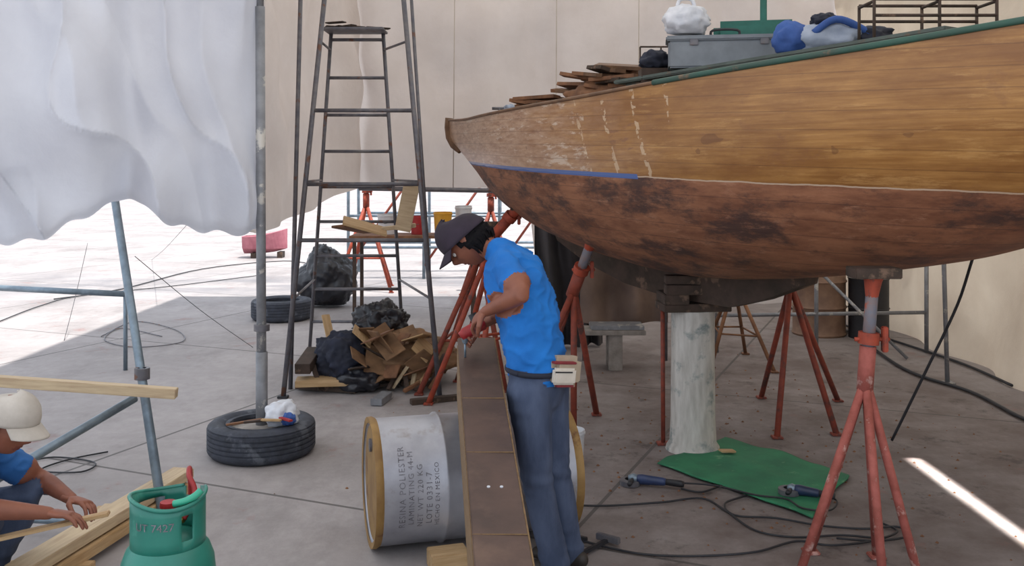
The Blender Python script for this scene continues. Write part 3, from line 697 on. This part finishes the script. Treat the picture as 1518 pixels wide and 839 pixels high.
stand((-2.1,13.6,1.5),(-2.1,13.6,1.25),[(-2.5,13.3,0),(-1.7,13.3,0),(-2.4,14.1,0),(-1.8,14.1,0)],'orange','rust_red',r=.025)
stand((-.3,13.4,1.5),(-.3,13.4,1.2),[(-.7,13.1,0),(.1,13.1,0),(-.6,13.9,0),(0,13.9,0)],'rust_red','rust_red',r=.025)
def skiff(c,L,w,h,m,name):
    vs=[];fs=[];n=16
    for i in range(n+1):
        u=i/n; hb=w/2*math.sin(math.pi*(.12+.88*u))**.6 if u<1 else .01
        zb=.08+.25*h*u**3
        for t,z in ((-1,h+.15*u*u),(-.75,h*.45),(0,zb),(.75,h*.45),(1,h+.15*u*u)): vs.append(Vector(c)+V((u-.5)*L,t*max(hb,.01),z))
    for i in range(n):
        for k in range(4): fs.append((i*5+k,i*5+k+1,i*5+6+k,i*5+5+k))
    fs.append((0,1,2,3,4))
    o=mk('skiff_hull',vs,fs,m,False); md=o.modifiers.new('s','SOLIDIFY'); md.thickness=.03
    return grp(name,[o,box('thwart',Vector(c)+V(0,0,h*.8),(.2,w*.8,.04),'lumber'),box('chock',Vector(c)+V(-.2,0,.05),(.1,w*.6,.1),'wood_dark'),box('chock_b',Vector(c)+V(.3,0,.06),(.1,w*.4,.12),'wood_dark')])
skiff((-4.85,18.6,0),.85,.6,.42,'pinkred','red_skiff')
ps=[pipe('rail',W(-60,424,8.2),W(188,436,8.2),.026,'galv')]
for px in (-55,186):
    a=W(px,430,8.2); ps.append(pipe('stand_leg',V(a.x,a.y,0),V(a.x,a.y,a.z),.018,'galv'))
grp('barrier_rail',ps)
ropes=[]
for a,b in ((W(130,360,10),G(95,505)),(W(280,330,9),G(225,385)),(W(200,380,7.5),G(375,515))):
    ropes.append(tube('rope',smoothpts([a,a.lerp(b,.5)+V(0,0,-.03),b],6),.003,'steel_dark',6))
grp('guy_lines',ropes)
ps=[tube('wire',smoothpts(gc([(150,500),(200,478),(260,490),(270,508),(200,516),(155,505),(180,488),(240,500)],.01),6),.005,'steel_dark',6),
    tube('wire_b',smoothpts(gc([(30,690),(80,680),(140,688),(120,702),(60,700),(100,684),(160,672)],.01),6),.005,'black',6),
    tube('wire_c',smoothpts(gc([(80,445),(180,430),(300,400),(420,388),(470,395)],.015),6),.009,'black',6),
    tube('wire_d',smoothpts(gc([(0,478),(60,455),(120,440),(260,425),(380,410)],.015),6),.007,'black',6)]
grp('loose_wire',ps)
# ------------------------------------------------------------ left foreground frame
pA0=V(-1.70,4.62,.0); pA1=W(171,300,5.75)
ps=[pipe('upright',pA0,pA1+(pA1-pA0)*.4,.024,'galv'),pipe('diagonal',W(-60,742,4.1),W(200,590,4.9),.022,'galv'),
    pipe('low_rail',W(20,768,4.5),W(162,776,4.5),.018,'galv'),
    lathe('coupler',[(.022,0),(.04,0),(.04,.06),(.022,.06)],'steel_dark',at(pA0,pA1,.62),V(0,0,1),20)]
grp('scaffold_frame',ps)
grp('wood_rail',[beam('plank',W(-70,560,4.72),W(262,583,4.82),.06,.05,'lumber_pale')])
l=[]
a=G(270,738)+V(0,0,.12); b=G(80,862)+V(-.0,0,.12)
dirv=(b-a).normalized(); sdv=V(-dirv.y,dirv.x,0).normalized()
for i,(o,zz,m) in enumerate(((0,.06,'lumber'),(.02,.12,'lumber_pale'))):
    aa=V(a.x,a.y,zz)+sdv*(-o)-dirv*.05*i; b2=V(b.x,b.y,zz)+sdv*(-o)+dirv*(.3-.1*i); l.append(beam('board_%d'%i,aa,b2,.12,.05,m))
l.append(beam('thin_batten',V(a.x-.28,a.y-.25,.05),V(b.x-.1,b.y-.1,.05),.05,.02,'lumber_pale'))
l.append(beam('bearer_1',a+V(-.35,-.25,-.1),a+V(.12,-.25,-.1),.06,.036,'lumber')); l.append(beam('bearer_2',b+V(-.25,.1,-.1),b+V(.12,.1,-.1),.06,.036,'lumber'))
grp('lumber_stack',l)
# ------------------------------------------------------------ gas cylinder
gcn=V(-1.165,3.2,0); ps=[]
prof=[(0,.03),(.10,.03),(.14,.05),(.153,.10),(.155,.15),(.155,.24),(.157,.25),(.157,.26),(.155,.27),(.155,.38),(.150,.43),(.135,.47),(.11,.50),(.06,.52),(0,.525)]
ps.append(lathe('tank',prof,'green_gas',gcn,seg=56))
ps.append(lathe('foot_ring',[(.12,0),(.125,0),(.125,.07),(.12,.07)],'green_gas',gcn,seg=40,closed=True))
N=72; vs=[];fs=[]
Rc=.122
rows=[.475,.52,.565,.605,.64]
for j,h in enumerate(rows):
    for k in range(N):
        a=2*math.pi*k/N
        zt=h
        if j==4: zt=h+.012*math.sin(a*2+.6)
        vs.append(gcn+V(Rc*math.cos(a),Rc*math.sin(a),zt))
for j in range(4):
    for k in range(N):
        deg=k*360/N
        if j in (1,2) and (305<deg<328): continue
        if j in (1,2) and (110<deg<165): continue
        if j==3 and 40<deg<80: continue
        k2=(k+1)%N; fs.append((j*N+k,j*N+k2,(j+1)*N+k2,(j+1)*N+k))
colr=mk('collar',vs,fs,'green_gas',True); md=colr.modifiers.new('s','SOLIDIFY'); md.thickness=.006; ps.append(colr)
rim=[gcn+V(Rc*math.cos(a),Rc*math.sin(a),.642+.012*math.sin(a*2+.6)) for a in [math.radians(x) for x in range(84,396,6)]]
ps.append(tube('rim',rim,.007,'green_gas',8))
ps.append(pipe('valve_stem',gcn+V(0,0,.52),gcn+V(0,0,.60),.018,'brass')); ps.append(pipe('valve_side',gcn+V(0,0,.57),gcn+V(.06,-.02,.57),.013,'brass'))
ps.append(lathe('valve_knob',[(0,0),(.026,0),(.028,.01),(.026,.022),(0,.022)],'red',gcn+V(0,0,.6)))
ps.append(tube('green_handle',smoothpts([gcn+V(.04,-.06,.635),gcn+V(.08,-.06,.645),gcn+V(.11,-.05,.66),gcn+V(.125,-.04,.675)],5),.012,'green_lite'))
ps.append(tube('hose',smoothpts([gcn+V(.06,-.02,.57),gcn+V(.08,.03,.64),gcn+V(.05,.06,.69),gcn+V(.02,.16,.66),gcn+V(-.02,.3,.3),gcn+V(-.05,.4,.02)],6),.009,'red'))
cu=bpy.data.curves.new('t','FONT'); cu.body='UT 7427'; cu.size=.036
o=bpy.data.objects.new('t',cu); col.objects.link(o); bpy.context.view_layer.update()
me=bpy.data.meshes.new_from_object(o.evaluated_get(bpy.context.evaluated_depsgraph_get())); bpy.data.objects.remove(o)
for v in me.vertices:
    th=math.radians(-122)+v.co.x/Rc; v.co=gcn+V(math.cos(th)*(Rc+.0045),math.sin(th)*(Rc+.0045),.565+v.co.y)
me.materials.clear(); me.materials.append(M['ink']); oo=bpy.data.objects.new('serial',me); col.objects.link(oo); ps.append(oo)
grp('gas_cylinder',ps)
# ------------------------------------------------------------ PEOPLE
def capsule(pts,rad,ref=None,seg=14):
    pts=[Vector(p) for p in pts]; rad=[r if isinstance(r,tuple) else (r,r) for r in rad]
    P=[];Rr=[]
    t0=(pts[1]-pts[0]).normalized(); t1=(pts[-1]-pts[-2]).normalized()
    for a in (80,60,40,20):
        a=math.radians(a); P.append(pts[0]-t0*min(rad[0])*math.sin(a)); Rr.append((rad[0][0]*math.cos(a),rad[0][1]*math.cos(a)))
    for i in range(len(pts)):
        P.append(pts[i]); Rr.append(rad[i])
    for a in (20,40,60,80):
        a=math.radians(a); P.append(pts[-1]+t1*min(rad[-1])*math.sin(a)); Rr.append((rad[-1][0]*math.cos(a),rad[-1][1]*math.cos(a)))
    n=len(P); vs=[];fs=[];ps_=None
    for i,p in enumerate(P):
        t=(P[min(i+1,n-1)]-P[max(i-1,0)]).normalized()
        if ref is not None: s=(ref-t*ref.dot(t)).normalized()
        elif ps_ is None: s,_=frame(t)
        else: s=(ps_-t*ps_.dot(t)).normalized()
        ps_=s; d=t.cross(s)
        for k in range(seg):
            a=2*math.pi*k/seg; vs.append(p+s*math.cos(a)*Rr[i][0]+d*math.sin(a)*Rr[i][1])
    for i in range(n-1):
        for k in range(seg):
            k2=(k+1)%seg; fs.append((i*seg+k,i*seg+k2,(i+1)*seg+k2,(i+1)*seg+k))
    fs.append(tuple(range(seg-1,-1,-1))); fs.append(tuple((n-1)*seg+k for k in range(seg)))
    return vs,fs
def fuse(name,caps,voxel,smooth=4,mats=('skin',),assign=None,post=None):
    vs=[];fs=[]
    for v,f in caps:
        n=len(vs); vs+=v; fs+=[tuple(i+n for i in q) for q in f]
    o=mk(name,vs,fs,None); fixn(o)
    md=o.modifiers.new('r','REMESH'); md.mode='VOXEL'; md.voxel_size=voxel
    ms=o.modifiers.new('s','SMOOTH'); ms.iterations=smooth; ms.factor=.6
    bpy.context.view_layer.update()
    me=bpy.data.meshes.new_from_object(o.evaluated_get(bpy.context.evaluated_depsgraph_get()))
    o.modifiers.clear(); o.data=me
    me.materials.clear()
    for m in mats: me.materials.append(M[m])
    if post:
        nr=[v.normal.copy() for v in me.vertices]
        for v,nn in zip(me.vertices,nr): v.co=v.co+nn*post(v.co)
        me.update()
    for p in me.polygons:
        p.use_smooth=True
        if assign: p.material_index=assign(p.center)
    return o
def seg_assign(segs):
    def f(c):
        best=None;bi=0
        for a,b,ra,rb,mf in segs:
            ab=b-a; t=max(-.15,min(1.15,(c-a).dot(ab)/ab.length_squared)); tc_=max(0,min(1,t))
            d=(c-(a+ab*tc_)).length-(ra+(rb-ra)*tc_)
            if best is None or d<best: best=d; bi=mf(t)
        return bi
    return f
def hand(name,wrist,fdir,pnorm,side,curl,spread=.12,curls=None,sc=1.0):
    w=Vector(wrist); f=Vector(fdir).normalized(); n=Vector(pnorm); n=(n-f*n.dot(f)).normalized(); s=f.cross(n).normalized()*side
    caps=[]
    caps.append(capsule([w-f*.03*sc,w+f*.0*sc,w+f*.035*sc,w+f*.075*sc],[(.024*sc,.018*sc),(.026*sc,.017*sc),(.038*sc,.016*sc),(.040*sc,.012*sc)],ref=s))
    lens=[.074,.084,.079,.062]; offs=[.030,.010,-.010,-.029]
    for i in range(4):
        b=w+f*(.074-.004*abs(i-1))*sc+s*offs[i]*sc
        cr=(curls[i] if curls else curl); L=lens[i]*sc
        p=[b-f*.02*sc,b]; ang=0; d0=(f+s*spread*(1.5-i)*.5).normalized(); cur=b
        for k,fr in enumerate((.45,.32,.25)):
            ang+=cr*(.8,1.0,.7)[k]; dd=d0*math.cos(ang)+n*math.sin(ang); cur=cur+dd*L*fr; p.append(cur)
        caps.append(capsule(p,[.0095*sc,.0095*sc,.0088*sc,.008*sc,.0068*sc],seg=10))
    tb=w+f*.02*sc+s*.026*sc
    t1=tb+(f*.5+s*.75+n*.35).normalized()*.038*sc; t2=t1+(f*.8+s*.2+n*.55).normalized()*.032*sc; t3=t2+(f*.8-s*.15+n*.6).normalized()*.026*sc
    caps.append(capsule([tb-s*.01,tb,t1,t2,t3],[.014*sc,.014*sc,.012*sc,.010*sc,.008*sc],seg=10))
    return fuse(name,caps,.0035,2)
def head(prefix,c,fwd,up,hairmat='hair',cap='cap_dark',scale=1.0):
    f=Vector(fwd).normalized(); u=Vector(up); u=(u-f*u.dot(f)).normalized(); s=u.cross(f).normalized()
    R=Matrix((f,s,u)).transposed().to_4x4(); R.translation=Vector(c)
    R=R@Matrix.Scale(scale,4)
    def g(x,y,z,cx,cy,cz,sx,sy,sz): return math.exp(-((x-cx)/sx)**2-((y-cy)/sy)**2-((z-cz)/sz)**2)
    bm=bmesh.new(); bmesh.ops.create_uvsphere(bm,u_segments=64,v_segments=48,radius=1)
    def shape(p):
        x,y,z=p
        X=x*.096;Y=y*.076;Z=z*.115
        if z<0:
            k=-z; Y*=1-.30*k**1.5; X*= (1-.10*k) if x>0 else (1-.45*k)
            if x>0: X+=.008*k
        else:
            if x<0: X*=1.05
        if x>0:
            Y*=1-.10*x
        X+=.026*g(X,Y,Z,.095,0,-.022,.05,.012,.020)+.012*g(X,Y,Z,.095,0,.002,.05,.010,.022)
        X+=.007*g(X,abs(Y),Z,.09,.03,.022,.05,.024,.009)
        X-=.012*g(X,abs(Y),Z,.09,.030,.004,.05,.016,.012)
        X+=.008*g(X,Y,Z,.09,0,-.057,.05,.022,.007)+.007*g(X,Y,Z,.09,0,-.069,.05,.020,.006)
        X-=.004*g(X,Y,Z,.09,0,-.063,.05,.022,.003)
        X+=.010*g(X,Y,Z,.085,0,-.098,.05,.024,.016)
        X+=.006*g(X,abs(Y),Z,.07,.048,-.018,.04,.018,.016)
        return V(X,Y,Z)
    for v in bm.verts: v.co=shape(v.co)
    me=bpy.data.meshes.new(prefix); bm.to_mesh(me); bm.free()
    o=bpy.data.objects.new('head',me); col.objects.link(o); me.materials.append(M['skin']); me.materials.append(M['lip'])
    for p in me.polygons:
        p.use_smooth=True; q=p.center
        if q.x>.07 and abs(q.y)<.022 and -.073<q.z<-.052: p.material_index=1
    o.matrix_world=R; parts=[o]
    for sy in (-1,1):
        vs,fs=capsule([V(.0,sy*.073,-.032),V(-.006,sy*.080,-.010),V(-.008,sy*.083,.012),V(.002,sy*.080,.024)],[(.006,.010),(.006,.015),(.006,.017),(.005,.011)],ref=V(0,1,0))
        e=mk('ear',vs,fs,'skin',True); e.matrix_world=R; parts.append(e)
        e=blob('eye',V(0,0,0),(.024,.024,.024),'eye',0,0,1,3,False); e.matrix_world=R@Matrix.Translation(V(.076,sy*.030,.004)); parts.append(e)
        e=blob('iris',V(0,0,0),(.010,.012,.012),'black',0,0,1,2,False); e.matrix_world=R@Matrix.Translation(V(.0865,sy*.030,.002)); parts.append(e)
        vs,fs=capsule([V(.088,sy*.014,.022),V(.090,sy*.030,.028),V(.078,sy*.048,.022)],[.0032,.0042,.002],seg=8)
        e=mk('eyebrow',vs,fs,'hair',True); e.matrix_world=R; parts.append(e)
    bm=bmesh.new(); bmesh.ops.create_uvsphere(bm,u_segments=72,v_segments=56,radius=1)
    dl=[]
    for v in bm.verts:
        x,y,z=v.co
        hide = z>.42 or x>.30 or (z<-.6) or (z<-.1 and x>-.1 and not(x<.12 and z>-.32 and abs(y)>.8))
        b=shape(v.co); th=.014+.006*noise.noise(V(x*9,y*9,z*4))
        if z>.2: th*=.5
        if x<0 and z<-.1: th+=.014
        v.co=b*(1+th/.09)
        if hide: dl.append(v)
    bmesh.ops.delete(bm,geom=dl,context='VERTS')
    me=bpy.data.meshes.new('hair'); bm.to_mesh(me); bm.free()
    for p in me.polygons: p.use_smooth=True
    h=bpy.data.objects.new('hair',me); col.objects.link(h); me.materials.append(M[hairmat]); md=h.modifiers.new('s','SOLIDIFY'); md.thickness=.012; md.offset=-1
    h.matrix_world=R; parts.append(h)
    for i in range(60):
        a=math.radians(random.uniform(90,270))
        p0=V(.104*math.cos(a),.086*math.sin(a),random.uniform(-.035,.005)); L=random.uniform(.03,.065)
        p1=p0+V(-.006,0,-L*.5); p2=V(p0.x*.9,p0.y*.92,p0.z-L)
        vs,fs=capsule([p0,p1,p2],[(.010,.006),(.008,.005),(.003,.002)],seg=6)
        e=mk('lock',vs,fs,hairmat,True); e.matrix_world=R; parts.append(e)
    vs=[];fs=[];NU=48;NV=14
    for j in range(NV+1):
        ph=math.pi/2*j/NV
        for k in range(NU):
            a=2*math.pi*k/NU
            rr=math.cos(ph)**.8; wr=1+.02*noise.noise(V(math.cos(a)*3,math.sin(a)*3,ph*4))
            vs.append(V(.119*rr*math.cos(a)*wr-.004,.100*rr*math.sin(a)*wr,.024-.014*(1+math.cos(a+math.pi))*.5+ .014*math.cos(a)+.112*math.sin(ph)))
    for j in range(NV):
        for k in range(NU):
            k2=(k+1)%NU; fs.append((j*NU+k,j*NU+k2,(j+1)*NU+k2,(j+1)*NU+k))
    c_=mk('cap_crown',vs,fs,cap,True); md=c_.modifiers.new('s','SOLIDIFY'); md.thickness=.004; c_.matrix_world=R; parts.append(c_)
    vs=[];fs=[];NU=20;NV=8
    for j in range(NV+1):
        r=j/NV
        for k in range(NU+1):
            a=math.radians(-62+124*k/NU)
            L=.070*math.cos(a*.9)**.7
            x=.108*math.cos(a)+L*r; y=.092*math.sin(a)*(1+.03*r); z=.036+.004-.022*r-.35*(y*y)/.1*(.35+r*.5)
            vs.append(V(x,y,z))
    for j in range(NV):
        for k in range(NU): n=j*(NU+1)+k; fs.append((n,n+1,n+NU+2,n+NU+1))
    v_=mk('cap_visor',vs,fs,cap,True); md=v_.modifiers.new('s','SOLIDIFY'); md.thickness=.004; v_.matrix_world=R; parts.append(v_)
    btn=blob('cap_button',V(0,0,0),(.014,.014,.008),cap,0,0,1,2,False); btn.matrix_world=R@Matrix.Translation(V(-.004,0,.137)); parts.append(btn)
    return parts
def person(name,J,side,fwd,shirt,headc,hf,hu,cap,handL,handR,seedoff=0,scale=1.0):
    caps=[];segs=[]
    side=Vector(side).normalized(); fwd=Vector(fwd).normalized()
    sp=J['spine']; sr=J['spine_r']
    caps.append(capsule(sp,sr,ref=side,seg=24))
    wa=J.get('waist_i',2)
    for i in range(len(sp)-1):
        mi=1 if i<wa else 0
        segs.append((sp[i],sp[i+1],sr[i][0]*.8,sr[i+1][0]*.8,(lambda t,mi=mi:mi)))
    for S in ('L','R'):
        sh,el,wr_=J['sh'+S],J['el'+S],J['wr'+S]
        top=sp[-1]
        caps.append(capsule([top-(top-sp[-2])*.25,sh],[.062,.058])); segs.append((top-(top-sp[-2])*.25,sh,.062,.058,lambda t:0))
        q=.66
        ms=sh.lerp(el,q); ms2=sh.lerp(el,q+.03)
        caps.append(capsule([sh,sh.lerp(el,.3),ms],[.060,.060,.063]))
        caps.append(capsule([sh.lerp(el,.2),ms2,el.lerp(sh,.05),el,el.lerp(wr_,.25),el.lerp(wr_,.6),wr_],[.044,.043,.038,.038,.040,.033,.025]))
        segs.append((sh,ms,.06,.06,lambda t:(0 if t<1.03 else 2))); segs.append((ms,el,.043,.038,lambda t:2)); segs.append((el,wr_,.04,.026,lambda t:2))
        hp,kn,an=J['hp'+S],J['kn'+S],J['an'+S]
        caps.append(capsule([hp,hp.lerp(kn,.3),hp.lerp(kn,.7),kn,kn.lerp(an,.3),kn.lerp(an,.75),an],[(.098,.098),.090,.076,.068,.067,.062,.064]))
        segs.append((hp,kn,.095,.066,lambda t:1)); segs.append((kn,an,.065,.06,lambda t:1))
    nk=J['neck']
    caps.append(capsule([sp[-1]-(nk-sp[-1])*.2,nk],[.056,.052])); segs.append((sp[-1]+(nk-sp[-1])*.28,nk,.05,.052,lambda t:2 if t>.0 else 0))
    asg=seg_assign(segs)
    kz=J['knL'].z
    def wrink(c):
        m=asg(c)
        if m==2: return 0
        if m==1:
            # creases gather behind the knee and at the hem, long soft folds elsewhere
            loc=math.exp(-((c.z-kz)/.07)**2)+math.exp(-((c.z-.12)/.07)**2)+.5*math.exp(-((c.z-.72)/.06)**2)
            return noise.noise(V(c.x*9,c.y*9,c.z*5+seedoff))*.010+loc*noise.noise(V(c.x*8+c.z*6,c.y*8,c.z*26+seedoff))*.010
        q=V(c.x*7+c.z*5+seedoff,c.y*7,c.z*11-c.x*5)
        return noise.noise(q)*.014+(1-abs(noise.noise(q*1.7)))**5*.010-.001
    body=fuse('body',caps,.0085,5,(shirt,'jeans','skin'),asg,wrink)
    parts=[body]
    parts+=head(name+'_h',headc,hf,hu,cap=cap,scale=scale)
    parts.append(hand('hand_left',*handL)); parts.append(hand('hand_right',*handR))
    for S in ('L','R'):
        an=J['an'+S]; fd=J.get('foot',fwd); fd=V(fd.x,fd.y,0).normalized(); sd=V(-fd.y,fd.x,0)
        b=V(an.x,an.y,0)
        cps=[capsule([b-fd*.06+V(0,0,.045),b+V(0,0,.045),b+fd*.09+V(0,0,.04),b+fd*.16+V(0,0,.032)],[(.034,.036),(.038,.042),(.046,.034),(.040,.026)],ref=sd),
             capsule([b+V(0,0,.05),b+V(0,0,.11)],[.045,.046])]
        sh_=fuse('shoe_'+S,cps,.007,3,('shoe',)); parts.append(sh_)
        for v in sh_.data.vertices:
            if v.co.z<.006: v.co.z=.004
    return parts
lf=V(-.53,-.85,0); fw=V(-.85,.53,0)
J=dict(
 spine=[V(.115,4.10,.77),V(.115,4.10,.85),V(.10,4.12,.97),V(.072,4.16,1.10),V(.035,4.20,1.21),V(-.005,4.245,1.31),V(-.045,4.275,1.365)],
 spine_r=[(.145,.105),(.155,.118),(.148,.122),(.155,.126),(.162,.130),(.150,.112),(.085,.066)],
 waist_i=1,
 shL=V(-.035,4.15,1.325),elL=V(.045,3.95,1.225),wrL=V(-.115,4.10,1.13),
 shR=V(.045,4.40,1.32),elR=V(.03,4.52,1.10),wrR=V(-.13,4.37,1.035),
 hpL=V(.075,4.04,.80),knL=V(.105,3.98,.44),anL=V(.185,4.0,.075),
 hpR=V(.155,4.16,.80),knR=V(.185,4.13,.43),anR=V(.25,4.15,.075),
 neck=V(-.135,4.32,1.40))
pp=person('worker',J,lf,fw,'shirt',V(-.205,4.34,1.42),V(-.60,.10,-.79),V(-.78,.08,.60),'cap_dark',
   (V(-.115,4.10,1.13),V(-.62,.55,-.55),V(.1,.5,-.8),1,.55),
   (V(-.13,4.37,1.035),V(-.75,-.1,-.35),V(-.3,-.3,-.9),-1,.75),scale=1.04)
wc=V(.232,4.06,.885)
sdd=V(.53,.85,0)
blt=[]
for k in range(25):
    a=2*math.pi*k/24; blt.append(V(.112,4.105,.885)+lf*(.158*math.cos(a))+fw*(.122*math.sin(a))+V(0,0,.01*math.sin(a)))
pk=[tube('pack_belt',blt,(.012,.012),'navycloth',8)]
def pkbox(n,off,size,m,bev=.02):
    return box(n,wc+off,size,m,rot=(0,.12,math.atan2(sdd.y,sdd.x)-.45),bevel=bev)
pk.append(pkbox('waist_pack',V(-.01,-.02,0),(.155,.08,.130),'pack',.036))
pk.append(pkbox('pack_pocket',V(-.012,-.062,-.014),(.115,.03,.070),'packwhite',.014))
pk.append(pkbox('pack_trim',V(-.01,-.056,.042),(.115,.03,.010),'packred',.004)); pk.append(pkbox('pack_zip',V(-.012,-.080,.006),(.09,.006,.006),'black',.002))
pk.append(pkbox('pack_trim_low',V(-.01,-.056,-.056),(.09,.02,.010),'packred',.004))
tcn=V(-.185,4.33,1.0)
tl=[tube('drill_body',[tcn+V(.06,.03,.03),tcn+V(.02,.02,.02),tcn+V(-.03,0,-.005),tcn+V(-.05,-.005,-.02)],[.022,.028,.027,.02],'red',14),
    tube('drill_grip',[tcn+V(.03,.02,.02),tcn+V(.0,.03,.08)],[.018,.02],'black',12),
    lathe('drill_chuck',[(0,0),(.018,0),(.014,.035),(.006,.045)],'galv',tcn+V(-.03,0,-.01),V(0,.05,-1),16),
    pipe('drill_bit',tcn+V(-.03,0,-.04),V(tcn.x-.03,tcn.y,bz(tcn.y)+.006),.005,'galv')]
grp('power_drill',tl)
grp('standing_worker',pp+pk,loc=V(.2,4.1,0))
lf2=V(-.15,.98,0)
J2=dict(
 spine=[V(-2.43,3.72,.22),V(-2.41,3.72,.30),V(-2.34,3.71,.40),V(-2.27,3.70,.50),V(-2.20,3.69,.58),V(-2.13,3.69,.645)],
 spine_r=[(.145,.11),(.155,.12),(.145,.115),(.16,.12),(.155,.11),(.08,.065)],
 waist_i=2,
 shL=V(-2.16,3.86,.60),elL=V(-1.98,3.98,.44),wrL=V(-1.80,3.86,.40),
 shR=V(-2.13,3.53,.60),elR=V(-1.975,3.49,.495),wrR=V(-1.765,3.60,.437),
 hpL=V(-2.40,3.82,.25),knL=V(-2.0,3.95,.40),anL=V(-2.18,3.9,.07),
 hpR=V(-2.40,3.62,.25),knR=V(-1.97,3.56,.385),anR=V(-2.16,3.58,.07),
 neck=V(-2.05,3.69,.70),foot=V(1,0,0))
pp=person('croucher',J2,lf2,V(1,0,0),'shirt2',V(-1.965,3.68,.755),V(.90,-.22,-.36),V(.36,-.05,.93),'cap_white',
   (V(-1.80,3.86,.40),V(.9,-.3,-.1),V(0,-.3,-.9),-1,.5),
   (V(-1.765,3.60,.437),V(.95,.12,-.12),V(.05,-.15,-.95),1,.38),seedoff=4)
grp('crouching_worker',pp,loc=V(-2.2,3.7,0))
grp('wood_strip',[beam('strip',V(-2.25,3.50,.30),V(-1.56,3.66,.415),.04,.014,'lumber')])
# ------------------------------------------------------------ light
w=bpy.data.worlds.new('sky'); scene.world=w; w.use_nodes=True
bg=w.node_tree.nodes['Background']; bg.inputs[0].default_value=(.82,.89,1.0,1); bg.inputs[1].default_value=1.5
sl=bpy.data.lights.new('sun','SUN'); sl.energy=6.5; sl.angle=.02; sl.color=(1,.97,.93)
so=bpy.data.objects.new('sun',sl); col.objects.link(so); so.rotation_euler=V(-.25,.12,-.95).to_track_quat('-Z','Y').to_euler(); so.location=(0,0,9)
al=bpy.data.lights.new('sun_streak_lamp','AREA'); al.shape='RECTANGLE'; al.size=2.1; al.size_y=.03; al.energy=5; al.spread=math.radians(2.5); al.color=(1,.97,.92)  # unseen strip lamp added to throw the sun streak onto the floor
ao=bpy.data.objects.new('sun_streak_lamp',al); col.objects.link(ao)
ao.location=(3.75,4.65,1.25)
d=(V(2.42,4.65,0)-ao.location).normalized(); xv=V(0,1,0); zv=-d; yv=zv.cross(xv)
mm_=Matrix((xv,yv,zv)).transposed().to_4x4(); mm_.translation=ao.location; ao.matrix_world=mm_
cd=bpy.data.cameras.new('cam'); cd.sensor_width=36; cd.lens=36*F/1518; cd.shift_y=-(419.5-HY)/1518; cd.clip_end=400
co=bpy.data.objects.new('camera',cd); col.objects.link(co); co.location=(0,0,CH); co.rotation_euler=(math.pi/2,0,0)
scene.camera=co
scene.view_settings.view_transform='Standard'; scene.view_settings.look='None'; scene.view_settings.exposure=0.0
